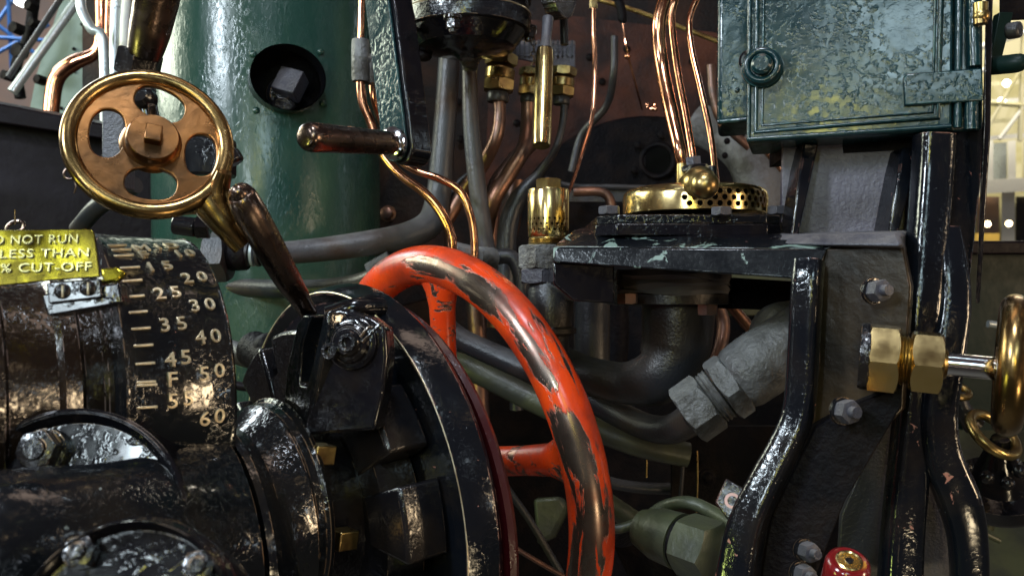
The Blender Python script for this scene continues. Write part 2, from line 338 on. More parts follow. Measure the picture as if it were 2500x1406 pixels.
for i,(x,y,l) in enumerate([(2411,547,'left of two small glowing lamps under the balcony'),(2463,546,'right of two small glowing lamps under the balcony'),(2458,204,'upper of two round lamps glowing under the gallery roof'),(2446,247,'lower of two round lamps glowing under the gallery roof')]):
    mb=MB(); mb.ball(W(x,y,10.8),.035 if i<2 else .045,12); tag(obj('gallery_lamp',mb,M['lampglow'] if i<2 else M['skyglow']),l,'lamp','glowing lamps in the museum gallery')
for k,(a,b,w_) in enumerate([((2380,120),(2560,60),8),((2400,330),(2520,120),5),((2440,340),(2560,180),5),((2380,250),(2560,262),6),((2380,175),(2560,150),7),((2500,60),(2490,345),6)]):
    mb=MB(); mb.tube([W(*a,10.5),W(*b,10.5)],S(w_,10.5),8,smooth=False); obj('roof_truss',mb,M['yellowwall'] if k%2 else M['white'],r_)
for k,x in enumerate((2385,2425,2462,2500)):
    mb=MB(); mb.hexa([W(x,350,12.3),W(x+33,348,12.3),W(x+33,436,12.3),W(x,438,12.3)],[W(x,350,12.32),W(x+33,348,12.32),W(x+33,436,12.32),W(x,438,12.32)]); obj('rail_panel',mb,M['chrome'] if k%2 else M['yellowwall'],r_)
for x0,x1,mm in ((2385,2440,'brick'),(2480,2560,'greydark')):
    mb=MB(); mb.hexa([W(x0,480,13.2),W(x1,480,13.2),W(x1,590,13.2),W(x0,590,13.2)],[W(x0,480,13.4),W(x1,480,13.4),W(x1,590,13.4),W(x0,590,13.4)]); obj('doorway',mb,M[mm],r_)
# left: brown wall, blue lattice, far machinery
mb=MB(); mb.slab([W(-700,-400,7),W(500,-400,7),W(500,400,7),W(-700,400,7)],(0,-1,0),.2); tag(obj('museum_wall',mb,M['brick']),'blurred pale brown museum wall behind the blue lattice','wall')
r_=thing('roof_lattice','blurred blue steel lattice girder high up at far left','girder',W(40,80,6))
for a,b in [((-60,20),(110,150)),((-60,160),(120,60)),((-60,130),(60,-40)),((20,-20),(30,200)),((-40,90),(120,100))]:
    mb=MB(); mb.tube([W(*a,6),W(*b,6.1)],S(5,6),8,smooth=False); obj('bar',mb,M['blue'],r_)
mb=MB(); mb.ball(W(60,8,5.8),.06,12,sq=.4); tag(obj('spot_lamp',mb,M['skyglow']),'bright white spot lamp at the top left corner','lamp')
# ------------------------------------------------------------------ cab left side, opening and machinery outside it
r_=thing('outside_machinery','pale riveted plate with grey struts seen through the opening at top left','machinery',W(200,200,3))
pp=plane(W(250,120,2.8),(.35,-1,0))
mb=MB(); mb.slab([pp(170,-60),pp(430,-60),pp(430,330),pp(60,330),pp(90,180)],pp.n,.02); pl=obj('plate',mb,M['paleplate'],r_)
for x,y in [(120,240),(180,120),(180,175),(235,170),(232,230),(150,265),(330,60),(330,120),(330,180),(200,60),(245,210),(345,235)]:
    mb=MB(); mb.ball(pp(x,y,.004),S(4.5,2.8),10,axis=pp.n,sq=.6); obj('rivet',mb,M['matte'],pl)
mb=MB(); mb.tube([W(205,-20,2.5),W(30,225,2.4)],S(11,2.5),12); obj('strut',mb,M['chrome'],r_)
mb=MB(); mb.tube([W(160,-20,2.5),W(20,190,2.4)],S(7,2.5),12); obj('strut',mb,M['greydark'],r_)
for (x,y,s) in [(52,75,16),(95,62,12),(60,130,20),(30,190,13),(88,20,14),(110,200,12)]:
    mb=MB(); mb.hexnut(W(x,y,2.55),(-.4,-1,.1),S(s,2.5),.03,rot=x); obj('nut',mb,M['matte'],r_)
mb=MB(); mb.tube([W(85,-10,2.6),W(70,90,2.6),W(40,160,2.6),W(50,240,2.6)],S(13,2.6),12); obj('link_rod',mb,M['matte'],r_)
for i,(x0,x1,w_,mm,l) in enumerate([(268,262,9,'copper','slim copper pipe rising behind the brass handwheel at top left'),(225,228,0,'chrome',''),(286,277,13,'chrome','pale grey upright conduit left of the tapered dark handle'),(312,296,12,'white','white painted upright strip beside the tapered dark handle')]):
    if not w_: continue
    mb=MB(); mb.tube([W(x0,-30,2.2),W((x0+x1)/2,80,2.2),W(x1,330,2.2)],S(w_,2.2),14); tag(obj('upright_pipe',mb,M[mm]),l,'pipe')
mb=MB(); mb.tube([W(200,-30,2.1),W(198,20,2.1),W(222,70,2.1),W(252,105,2.1),W(257,330,2.1)],S(12,2.1),14); tag(obj('bent_conduit',mb,M['chrome']),'silver conduit with a double bend above the bent copper pipe','pipe')
mb=MB(); mb.tube([W(246,-20,2.3),W(246,80,2.3),W(232,130,2.3),W(180,155,2.3),W(140,190,2.3),W(126,260,2.3),W(124,360,2.3)],[S(14,2.3)]*3+[S(19,2.3)]*4,16,8); tag(obj('bent_copper_pipe',mb,M['copper']),'thick copper pipe with an S bend outside the cab opening','pipe')
mb=MB(); c1=plane(W(100,300,1.9),(.45,-1,0.05))
mb.slab([c1(-300,235),c1(0,285),c1(200,325),c1(420,360),c1(620,400),c1(620,1500),c1(-300,1500)],c1.n,.02)
tag(obj('cab_side_panel',mb,M['plum']),'dark plum cab side panel behind the brass handwheel','panel')
mb=MB(); mb.hexa([c1(-250,205,.05),c1(430,338,.05),c1(430,368,.05),c1(-250,262,.05)],[c1(-250,200,-.03),c1(430,330,-.03),c1(430,368,-.03),c1(-250,262,-.03)])
tag(obj('window_sill',mb,M['plum'],bev=.004),'dark sloping wooden-looking sill below the opening at far left','sill')
mb=MB(); mb.tube([W(190,560,1.5),W(240,505,1.45),W(330,450,1.4)],S(22,1.45),14); tag(obj('slanted_pipe',mb,M['greydark']),'short slanted grey pipe below the brass handwheel','pipe')
r_=thing('split_pin','small split pin with bent legs left of the brass handwheel rim','pin',W(170,430,1.2))
mb=MB(); mb.torus(W(170,425,1.2),(.3,-1,0),S(13,1.2),S(3,1.2),24,8); obj('eye',mb,M['grip'],r_)
mb=MB(); mb.tube([W(180,435,1.2),W(185,455,1.2),W(181,472,1.2)],S(2.5,1.2),8); obj('leg',mb,M['grip'],r_)
mb=MB(); mb.tube([W(36,512,.95),W(37,548,.95)],S(2,.95),8); mb.torus(W(38,555,.95),(0,-1,.8),S(20,.95),S(5,.95),30,8); tag(obj('wire_clip',mb,M['grip']),'thin wire pin in a ring just above the brass plate','clip')

# ------------------------------------------------------------------ boiler back plate
mb=MB(); mb.box(V(-.13,2.45,1.35),2.1,.03,2.6); bp=obj('boiler_backplate',mb,M['rust']); tag(bp,'dark rusty boiler backplate behind all the pipework','boiler plate')
mb=MB(); mb.slab([W(1200,60,2.41),W(1400,40,2.41),W(1830,90,2.41),W(1900,260,2.41),W(1860,560,2.41),W(1180,560,2.41),W(1190,300,2.41)],(0,-1,0),.01); obj('browned_sheet',mb,M['rustred'],bp)
cyc=W(1580,640,2.35)
r_=thing('firehole_door','large round black door plate with a small oval port on the boiler','door',cyc)
mb=MB(); mb.lathe(cyc,(0,-1,0),[(-.02,S(355,2.35)),(.008,S(355,2.35)),(.012,S(350,2.35))],96); fd=obj('plate',mb,M['matte'],r_)
port=W(1605,392,2.33)
mb=MB(); mb.torus(port,(-.3,-1,0),S(40,2.3),S(7,2.3),40,10); obj('port_ring',mb,M['matte'],r_); mb=MB(); mb.lathe(port,(-.3,-1,0),[(-.01,S(38,2.3)),(.001,S(38,2.3))],32); obj('port',mb,mat('port_dark',(.001,.001,.001),0,.7,(10,0),spec=.05),r_)
for a in range(6):
    t=a*math.pi/3+.4; mb=MB(); mb.hexnut(port+V(math.cos(t)*S(62,2.3),-.002,math.sin(t)*S(62,2.3)),(0,-1,0),S(9,2.3),.012); obj('bolt',mb,M['matte'],r_)
mb=MB(); mb.tube([W(1330,437,2.2),W(1400,455,2.2),W(1500,457,2.2),W(1680,462,2.2)],S(7,2.2),10); mb.box(W(1520,480,2.22),S(400,2.2),.02,S(30,2.2)); tag(obj('boiler_ledge',mb,M['greydark'],bev=.002),'long narrow ledge across the boiler left of the perforated brass dome','ledge')
mb=MB(); mb.tube([W(1390,-20,2.1),W(1560,30,2.1),W(1760,105,2.1)],S(6,2.1),10); tag(obj('diagonal_rod',mb,M['brassdull']),'thin diagonal rod at the top behind the tall copper pipes','rod')
mb=MB(); mb.tube([W(1500,-20,2.05),W(1516,20,2.05),W(1520,50,2.05)],S(11,2.05),12); mb.ball(W(1521,50,2.05),S(9,2.05)); tag(obj('hanging_lever',mb,M['matte']),'stubby dark lever hanging at the top centre right','lever')
mb=MB(); mb.tube([W(1520,55,2.05),W(1532,130,2.05),W(1550,200,2.1),W(1568,268,2.2)],S(2.4,2.1),8); mb.ball(W(1532,138,2.05),S(8,2.05),12); tag(obj('copper_wire',mb,M['copper']),'thin copper wire dropping from the stubby hanging lever','wire')
mb=MB()
for k in range(9): mb.ball(W(1588+random.uniform(-14,14),262+random.uniform(-7,7),2.3),S(random.uniform(3,7),2.3),8)
tag(obj('orange_rag_scrap',mb,M['copper']),'small ragged orange copper scrap stuck on the boiler plate','scrap')
r_=thing('curved_casing','pale mottled curved casing behind the perforated brass dome at right','casing',W(1830,450,2.0))
mb=MB(); mb.tube([W(1700,300,2.1),W(1800,350,2.05),W(1850,430,2.0),W(1860,600,2.0)],[S(50,2),S(58,2),S(60,2),S(60,2)],24); obj('shell',mb,M['fitting'],r_)
for x,y in [(1775,345),(1800,300),(1812,330),(1770,380)]:
    mb=MB(); mb.ball(W(x,y,1.9),S(8,1.9),10); obj('rivet',mb,M['matte'],r_)
mb=MB(); mb.tube([W(1800,290,1.8),W(1850,350,1.8),W(1908,418,1.8)],S(5,1.8),10); tag(obj('short_copper_pipe',mb,M['copper']),'short thin copper pipe just below the small green box','pipe')

for k,(x,y) in enumerate([(1250,380),(1262,300),(1300,225),(1365,175),(1440,140),(1530,120),(1620,125),(1690,150),(1745,200),(1120,250),(1125,340),(1215,470),(1470,200),(1380,260)]):
    mb=MB(); mb.ball(W(x,y,2.405),S(9,2.4),12,axis=(0,-1,0),sq=.6); obj('rivet',mb,M['matte'],bp)
pipe('background_pipe',[(1490,560,1.9),(1492,500,1.9),(1470,470,1.9),(1400,468,1.9)],12,'copperdull','short brown pipe elbow between the brass strainer and the brass dome')
pipe('background_pipe',[(1500,90,2.0),(1498,180,2.0),(1480,260,2.05),(1420,330,2.1),(1395,420,2.1)],9,'greydark','dark pipe arching down right of the very thin copper tube')
pipe('background_pipe',[(1735,160,1.9),(1742,240,1.9),(1765,300,1.9),(1830,360,1.9)],11,'copperdull','brown pipe bending right between thin copper pipe and small green box')
# frame plates low in the background
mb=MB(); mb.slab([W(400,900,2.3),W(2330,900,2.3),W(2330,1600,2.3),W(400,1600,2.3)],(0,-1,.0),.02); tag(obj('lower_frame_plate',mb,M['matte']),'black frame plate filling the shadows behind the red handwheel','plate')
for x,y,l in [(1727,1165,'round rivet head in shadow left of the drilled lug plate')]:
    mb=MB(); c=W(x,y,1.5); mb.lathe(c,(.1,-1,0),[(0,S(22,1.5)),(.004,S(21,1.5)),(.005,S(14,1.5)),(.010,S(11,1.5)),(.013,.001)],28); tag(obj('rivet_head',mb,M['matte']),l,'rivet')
mb=MB(); mb.slab([W(1640,1040,1.55),W(1900,1040,1.55),W(1900,1500,1.55),W(1640,1500,1.55)],(0,-1,0),.01); tag(obj('dark_plate',mb,M['matte']),'matte black upright plate behind the olive pipe union','plate')  # upright sheet in the plain matte black
for i,(a,b,l) in enumerate([((1702,1100),(1700,1250),'longer thin brass wire hanging beside the round rivet head'),((1575,1080),(1578,1165),'short frayed green wire end hanging under the olive pipe'),((1668,1070),(1660,1230),'straight dull rod hanging between the two thin wires')]):
    mb=MB(); mb.tube([W(*a,1.3),W((a[0]+b[0])/2+2,(a[1]+b[1])/2,1.3),W(*b,1.3)],S(2.2 if i<2 else 5,1.3),8); tag(obj('hanging_wire',mb,M['brassdull'] if i<2 else M['greydark']),l,'wire')
r_=thing('green_valve_cover','murky green cast cover seen through the red handwheel','cover',W(1340,1240,1.7))
mb=MB(); mb.slab([W(1300,1215,1.7),W(1370,1210,1.7),W(1385,1240,1.7),W(1350,1310,1.7),W(1310,1330,1.7)],(-.3,-1,.3),.03); obj('body',mb,M['olive'],r_,bev=.008)

mb=MB(); mb.tube([W(1230,1320,1.4),W(1330,1380,1.4),W(1440,1440,1.4)],S(6,1.4),10); tag(obj('slanted_rod',mb,M['copperdull']),'thin brownish rod slanting down inside the red handwheel','rod')
mb=MB(); mb.tube([W(1230,1180,1.5),W(1300,1280,1.5),W(1370,1400,1.5)],S(9,1.5),10); tag(obj('dark_rod',mb,M['greydark']),'dark slanting rod crossing behind the red handwheel spoke','rod')

# ------------------------------------------------------------------ green casing with the round opening
r_=thing('green_casing','tall rounded green painted casing with a round inspection hole','casing',W(660,1400,1.7))
cx=W(660,703,1.75); Rg=S(268,1.75)
mb=MB(); n_=96; ring0=[];ring1=[]
A=[math.radians(200+a*(320/ n_)) -math.radians(0) for a in range(n_+1)]
# arc open at the back, axis leaning a little
def gp(a,z,r): return V(cx.x+math.cos(a)*r+(z-1.5)*-.012, 1.75+math.sin(a)*r, z)
zs=[.55,1.2,1.6,1.85,2.05,2.3]
A=[math.radians(160+220*k/n_) for k in range(n_+1)]
for th in (0,):
    prof=[]
    for z in zs:
        prof.append([gp(a,z,Rg) for a in A]+[gp(a,z,Rg-.006) for a in reversed(A)])
    mb.quadring(prof)
gs=obj('shell',mb,M['greendrum'],r_)
# the hole
hd=W(705,188,1.52)
hole_dir=Vector(((705-1250)/F,1,-(188-703)/F)).normalized()
bpy.context.view_layer.update()
cut=MB(); c2=hd
nrm=Vector((hd.x-cx.x,hd.y-1.75,0)).normalized()
xx=V(0,0,1).cross(nrm)
cut.quadring([[c2+nrm*s+xx*math.cos(t)*S(90,1.53)+V(0,0,1)*math.sin(t)*S(80,1.53) for t in [2*math.pi*k/48 for k in range(48)]] for s in (.08,-.12)])
cut.v=[p-wloc(r_)-0*p for p in cut.v]
# boolean works in world space
cut.v=[p+wloc(r_) for p in cut.v]
boolean(gs,cut)
mb=MB(); 
mb.quadring([[c2+nrm*s+xx*math.cos(t)*S(91,1.53)*q+V(0,0,1)*math.sin(t)*S(81,1.53)*q for t in [2*math.pi*k/48 for k in range(48)]] for s,q in ((-.003,1.0),(-.045,1.0),(-.045,.97),(-.003,.97))],cap0=False,cap1=False); obj('hole_collar',mb,M['blacksmooth'],r_)
mb=MB(); mb.lathe(c2-nrm*.10,nrm,[(0,.12),(.005,.12)],40); obj('hole_backing',mb,M['matte'],r_)
for x,y in [(618,133),(783,127),(625,270),(790,253)]:
    d=Vector(((x-1250)/F,1,-(y-703)/F)); o=V(0,0,CAMZ); ox=o.x-cx.x; oy=-1.75
    a_=d.x**2+d.y**2; b_=2*(ox*d.x+oy*d.y); c_=ox*ox+oy*oy-Rg*Rg; t=(-b_-math.sqrt(b_*b_-4*a_*c_))/(2*a_); p=o+d*t
    nn=Vector((p.x-cx.x,p.y-1.75,0)).normalized(); mb=MB(); mb.ball(p,S(9,1.55),14,axis=nn,sq=.7); obj('rivet',mb,M['greendrum'],r_)
pd=c2-nrm*.085
mb=MB(); mb.lathe(pd+V(.0,0,-.018),nrm,[(0,.03),(.022,.03),(.028,.024)],28); bo=tag(obj('recessed_bolt',mb,M['oily']),'square headed bolt set inside the round hole of the green casing','bolt')
mb=MB(); q=frame(V(-.1,-.9,.35),(.3,0,1)); mb.box(pd+nrm*.035+V(.01,0,-.003),.044,.035,.046,(q[0],-q[2],q[1])); obj('square_head',mb,M['violetgrey'],bo,bev=.002)
mb=MB(); mb.lathe(pd+nrm*.02+V(.0,0,-.036),V(.2,-1,-.3),[(0,.022),(.018,.022),(.022,.016)],6); obj('lock_nut',mb,M['oily'],bo)
# flat brown plate right of the casing
bpn=plane(W(1010,450,1.95),(-.1,-1,0))
mb=MB(); mb.slab([bpn(925,180),bpn(990,200),bpn(1080,420),bpn(1090,720),bpn(925,760)],bpn.n,.012); bpl=tag(obj('brown_side_plate',mb,M['rust'],bev=.002),'brown stained plate between the green casing and the thick grey pipe','plate')
mb=MB(); mb.hexnut(bpn(948,522),bpn.n,S(15,1.95),.02); mb.lathe(bpn(948,522),bpn.n,[(0,S(20,1.95)),(.004,S(20,1.95))],24); obj('bolt',mb,M['copperdull'],bpl)
mb=MB(); mb.box(W(530,1290,2.05),.02,.02,.02)
# spindle behind the lever : grey shaft with dark boss
r_=thing('cross_shaft','dark stub shaft with a bulky boss between the scale drum and the clevis','shaft',W(620,880,1.15))
mb=MB(); mb.tube([W(540,850,1.2),W(640,880,1.15)],S(28,1.17),20); obj('shaft',mb,M['greydark'],r_)
mb=MB(); mb.tube([W(615,850,1.15),W(690,890,1.1)],[S(45,1.15),S(50,1.1)],20); mb.ball(W(655,850,1.12),S(38,1.12)); obj('boss',mb,M['matte'],r_,bev=.003)
mb=MB(); mb.tube([W(540,935,1.3),W(700,960,1.3)],S(11,1.3),12); tag(obj('thin_reach_rod',mb,M['plum']),'thin dark red-brown rod low between scale drum and clevis','rod')

# ------------------------------------------------------------------ bronze handwheel (left)
r_=thing('bronze_handwheel','bronze handwheel with four oval openings in its web, at upper left','handwheel',W(368,520,.75))
nb=Vector((.40,-.86,.30)).normalized(); cb=W(366,350,.75); RB=.0618
x_,y_,z_=frame(nb)
mb=MB(); mb.torus(cb,nb,RB,.0070,96,20,1.0); obj('rim',mb,M['bronze'],r_)
def planept(px,py): return plane(cb,nb)(px,py)
def holed_plate(name,loops,c,n,th,bevel,mm,parent):
    x,y,z=frame(n); cu=bpy.data.curves.new('c','CURVE'); cu.dimensions='2D'; cu.fill_mode='BOTH'; cu.extrude=th/2; cu.bevel_depth=bevel; cu.bevel_resolution=2
    for lp_ in loops:
        sp_=cu.splines.new('POLY'); sp_.points.add(len(lp_)-1); sp_.use_cyclic_u=True
        for i_,p in enumerate(lp_): d=p-c; sp_.points[i_].co=(d.dot(x),d.dot(y),0,1)
    o=bpy.data.objects.new('c',cu); COL.objects.link(o); bpy.context.view_layer.update()
    me=bpy.data.meshes.new_from_object(o.evaluated_get(bpy.context.evaluated_depsgraph_get())); bpy.data.objects.remove(o)
    m_=MB(); m_.v=[c+x*v.co.x+y*v.co.y+z*v.co.z for v in me.vertices]; m_.f=[tuple(p.vertices) for p in me.polygons]
    return obj(name,m_,M[mm],parent)
x_,y_,z_=frame(nb)
loops=[[cb+(x_*math.cos(t)+y_*math.sin(t))*(RB-.001) for t in [2*math.pi*k/96 for k in range(96)]]]
for hx,hy,ax_,ay_,ang in [(390,256,68,40,.42),(262,327,48,62,.1),(368,450,68,41,.12),(490,380,42,54,.0)]:
    o8=[]
    for t in [2*math.pi*k/40 for k in range(40)]:
        u=math.copysign(abs(math.cos(t))**.85,math.cos(t))*ax_; v=math.copysign(abs(math.sin(t))**.85,math.sin(t))*ay_; o8.append(planept(hx+u*math.cos(ang)-v*math.sin(ang),hy+u*math.sin(ang)+v*math.cos(ang)))
    loops.append(o8)
web=holed_plate('web',loops,cb-nb*.001,nb,.003,.0012,'bronzeface',r_)
hc=planept(372,350)
mb=MB(); mb.lathe(hc,nb,[(-.004,.026),(.002,.0235),(.004,.0215),(.0115,.0208),(.0128,.0198),(.0128,.002)],56); obj('hub',mb,M['bronzeface'],r_)
q=frame(nb,(.15,0,1)); mb=MB(); mb.box(hc+nb*.0145,.0135,.014,.0150,(q[0],-q[2],q[1])); obj('square_spindle',mb,M['bronzeface'],r_,bev=.0012)
mb=MB(); mb.tube([hc+y_*.0215+nb*.004,hc+y_*.029+x_*-.001+nb*.013],.0028,12); obj('peg',mb,M['oily'],r_)
mb=MB(); mb.tube([W(500,480,.765),W(527,520,.765),W(556,560,.765),W(592,602,.77)],[S(44,.765),S(38,.765),S(29,.765),S(25,.77)],24,8); mb.tube([W(425,508,.76),W(495,498,.762),W(540,540,.765)],[S(20,.765),S(30,.765),S(26,.765)],18); mb.tube([W(548,420,.755),W(535,480,.762),W(560,550,.765)],[S(18,.765),S(28,.765),S(24,.765)],18); obj('stem',mb,M['bronze'],r_)
# tapered handle behind it
r_=thing('tapered_handle','dark tapered handle with hexagonal lug rising above the bronze handwheel','handle',W(350,300,.9))
mb=MB(); mb.tube([W(395,-60,.86),W(382,0,.87),W(365,80,.88),W(352,135,.89),W(349,147,.89)],[S(52,.86),S(53,.87),S(48,.88),S(40,.89),S(34,.89)],32); obj('grip',mb,M['grip'],r_)
mb=MB(); q=Vector(W(325,260,.9)-W(352,130,.89)).normalized(); mb.hexnut(W(345,125,.895),q,S(54,.9),S(62,.9),rot=.3); obj('hex_lug',mb,M['oily'],r_)
mb=MB(); mb.tube([W(343,180,.9),W(350,240,.9),W(362,300,.9)],[S(34,.9),S(30,.9),S(28,.9)],24); obj('shank',mb,M['blacksmooth'],r_)
mb=MB(); mb.lathe(W(355,245,.9),(.1,-1,.1),[(0,S(30,.9)),(.02,S(30,.9)),(.024,S(20,.9))],28); obj('pivot',mb,M['blacksmooth'],r_)
# shapes behind the handwheel openings
mb=MB(); mb.box(W(290,370,1.0),S(55,1),.03,S(190,1)); tag(obj('upright_bar',mb,M['violetgrey'],bev=.002),'grey upright bar seen through the left opening of the bronze handwheel','bar')
mb=MB(); mb.box(W(510,385,1.15),S(110,1.15),.05,S(95,1.15)); mb.tube([W(560,370,1.12),W(578,400,1.12)],S(22,1.12),18); tag(obj('black_block',mb,M['blacksmooth'],bev=.004),'black block behind the right opening of the bronze handwheel','block')
r_=thing('black_union','small black threaded union under the bronze handwheel','union',W(460,570,1.1))
mb=MB(); mb.tube([W(425,548,1.1),W(480,556,1.1)],S(24,1.1),20); obj('body',mb,M['blacksmooth'],r_,bev=.002)
mb=MB(); mb.hexnut(W(480,556,1.1),(1,.1,0),S(30,1.1),S(30,1.1)); obj('nut',mb,M['blacksmooth'],r_)
# ------------------------------------------------------------------ steel hand lever in its clevis
r_=thing('hand_lever','worn steel hand lever leaning left with a thick rounded grip','lever',W(775,800,.85))
mb=MB(); P=[(578,462),(584,470),(600,500),(650,590),(700,675),(740,730),(768,775),(768,830)]
mb.tube([W(577,458,.74),W(580,464,.74),W(590,480,.745),W(612,522,.75),W(655,598,.77),W(700,678,.80),W(735,735,.83),W(757,780,.85),W(750,850,.86)],[S(8,.74),S(25,.74),S(37,.745),S(41,.75),S(38,.77),S(33,.8),S(25,.83),S(19,.85),S(15,.86)],28,6); obj('grip',mb,M['grip'],r_)
mb=MB(); mb.tube([W(752,830,.86),W(742,900,.87),W(740,930,.87)],[S(17,.86),S(15,.87),S(12,.87)],16); obj('tongue',mb,M['violetgrey'],r_)

# ------------------------------------------------------------------ brass notice plate
r_=thing('brass_notice_plate','yellow brass notice plate warning about cut-off at the left edge','sign',W(60,700,.62))
pn=plane(W(110,630,.64),(.10,-1,.22))
ol=[pn(-150,563)]+[pn(215,560),pn(224,562),pn(229,568),pn(231,577)]+[pn(243,675),pn(130,683),pn(-20,699),pn(-150,708)]
mb=MB(); mb.slab(ol,pn.n,.0025); obj('plate',mb,M['brassplate'],r_,bev=.0005)
ux=(pn(240,600)-pn(0,603)).normalized(); 
for txt,cx_,cy_,h_ in [('DO NOT RUN',76,587,31),('AT LESS THAN',76,621,31),('10% CUT-OFF',92,655,31)]:
    uy=pn.n.cross(ux).normalized()
    if uy.z<0: uy=-uy
    ux2=(pn(cx_+100,cy_-2)-pn(cx_-100,cy_+2)).normalized()
    for th,off,mm,so in ((.0006,.0002,'darkrelief',1.07),(.0010,.0007,'brassletter',1.0)):
        c=pn(cx_+(1.5 if mm=='darkrelief' else 0),cy_+(2.0 if mm=='darkrelief' else 0))
        wd={'DO NOT RUN':222,'AT LESS THAN':275,'10% CUT-OFF':246}[txt]
        t0=text_mb(txt,1.0,lambda v:Vector(v),.001,1.1); xs=[v.x for v in t0.v]; ww=max(xs)-min(xs)
        sc=S(wd,.64)/ww; hh=S(h_,.64)
        mbt=text_mb(txt,1.0,lambda v:c+ux2*(v.x*sc*(1.0))+uy*(v.y*hh)+pn.n*(off+(th if v.z>0 else 0)),.001,1.1)
        obj('raised_letters' if mm=='brassletter' else 'letter_shadow_line',mbt,M[mm],r_)
# ------------------------------------------------------------------ cut-off scale drum
r_=thing('cutoff_scale_drum','black cylindrical scale drum with raised brass cut-off numbers','scale drum',W(420,1100,.85))
cR=W(436,954,.85); cL=W(198,968,.78); ax=(cR-cL).normalized(); DR=.1455
NR=Vector((.785,.618,0)); # ring normals
mb=MB(); mb.loft([(cL,NR,DR-.004),(cL,NR,DR),(cL*.96+cR*.04,NR,DR+.0005),(cL*.9+cR*.1,NR,DR-.0015),(cL*.04+cR*.96,NR,DR-.0015),(cR,NR,DR),(cR+ax*.003,NR,DR-.003)],120); obj('drum',mb,M['black'],r_)
def drumhit(px,py):
    d=Vector(((px-1250)/F,1,-(py-703)/F)); o=V(0,0,CAMZ)
    lo,hi=.4,1.0; prev=None
    def g(t):
        p=o+d*t
        # slice with normal NR through centre line: find s so (p-(cL+s*ax)).NR=0
        s=(p-cL).dot(NR)/ax.dot(NR); c=cL+ax*s; return (p-c).length-(DR-.0015), c, p
    t=.55
    while t<1.05:
        v=g(t)
        if v[0]<0: 
            a,b=t-.002,t
            for _ in range(20):
                m_=(a+b)/2
                if g(m_)[0]<0: b=m_
                else: a=m_
            v=g(b); return v[2],(v[2]-v[1]).normalized()
        t+=.002
    return None
chars=[('M',345,608),('I',386,605),('D',420,603),('F',352,625),('1',436,622),('0',464,620),('1',368,655),('5',409,651),('2',456,682),('0',493,678),('2',389,720),('5',429,716),('3',475,749),('0',512,745),('3',402,796),('5',443,792),('4',489,826),('0',526,822),('4',416,880),('5',453,874),('5',498,914),('0',535,906),('F',420,928),('5',421,980),('5',459,973),('6',499,1023),('0',535,1016)]
for ch,px,py in chars:
    h=drumhit(px,py)
    if not h: h=drumhit(px,py+8)
    if not h: print('nohit',ch,px,py); continue
    p,nn=h; tx=(ax-nn*ax.dot(nn)).normalized(); ty=nn.cross(tx); 
    if ty.z<0: ty=-ty
    mbt=text_mb(ch,.0165,lambda v:p+tx*v.x*1.15+ty*v.y+nn*(v.z*1.0+.0008),.0016)
    obj('numeral',mbt,M['scaleletter'],r_)
for px,py in [(285,601),(296,612),(302,626),(317,655),(322,687),(327,725),(334,763),(341,803),(347,844),(351,888),(353,933),(357,940),(357,994)]:
    h=drumhit(px,py)
    if not h: continue
    p,nn=h; tx=(ax-nn*ax.dot(nn)).normalized(); ty=nn.cross(tx)
    mb=MB(); mb.box(p+nn*.0006,.0165,.0022,.0021,(tx,nn,ty)); obj('tick',mb,M['scaleletter'],r_,bev=.0006)
# screw barrel at the left of the drum
mb=MB(); Bc=lambda s:cL-ax*s
mb.loft([(Bc(-.01),NR,.112),(Bc(.004),NR,.112),(Bc(.006),NR,.106),(Bc(.02),NR,.105),(Bc(.024),NR,.110),(Bc(.036),NR,.110),(Bc(.040),NR,.104),(Bc(.075),NR,.103),(Bc(.078),NR,.108),(Bc(.088),NR,.108),(Bc(.091),NR,.103),(Bc(.2),NR,.103)],96)
tag(obj('screw_barrel',mb,M['brownblack']),'brown-black ribbed barrel left of the scale drum under the notice plate','barrel')
# pointer bracket
r_=thing('pointer_bracket','small black block with two slotted screws below the notice plate','bracket',W(180,770,.63))
pk=plane(W(180,720,.615),(.1,-1,.1))
mb=MB(); mb.slab([pk(112,690),pk(245,679),pk(249,726),pk(118,742)],pk.n,.018); obj('block',mb,M['blacksmooth'],r_,bev=.0012)
mb=MB(); mb.slab([pk(100,720,-.004),pk(290,690,-.004),pk(300,740,-.004),pk(115,772,-.004)],pk.n,.02); obj('base',mb,M['blacksmooth'],r_,bev=.0015)
for x,y in [(153,711),(215,704)]:
    mb=MB(); mb.lathe(pk(x,y),pk.n,[(0,S(19,.615)),(.0012,S(19,.615)),(.0035,S(12,.615)),(.0042,S(2,.615))],26); sc_=obj('screw',mb,M['oily'],r_)
    mb=MB(); mb.box(pk(x,y,.004),S(3.5,.6),.0012,S(30,.6)); obj('slot',mb,M['scaleletter'],sc_)
pt=plane(W(270,672,.63),(.15,-1,.3))
mb=MB(); mb.slab([pt(244,655),pt(286,651),pt(308,665),pt(286,684),pt(252,690)],pt.n,.006); tag(obj('brass_pointer',mb,M['brassplate'],bev=.0015),'small arrow-shaped brass pointer touching the scale drum','pointer')

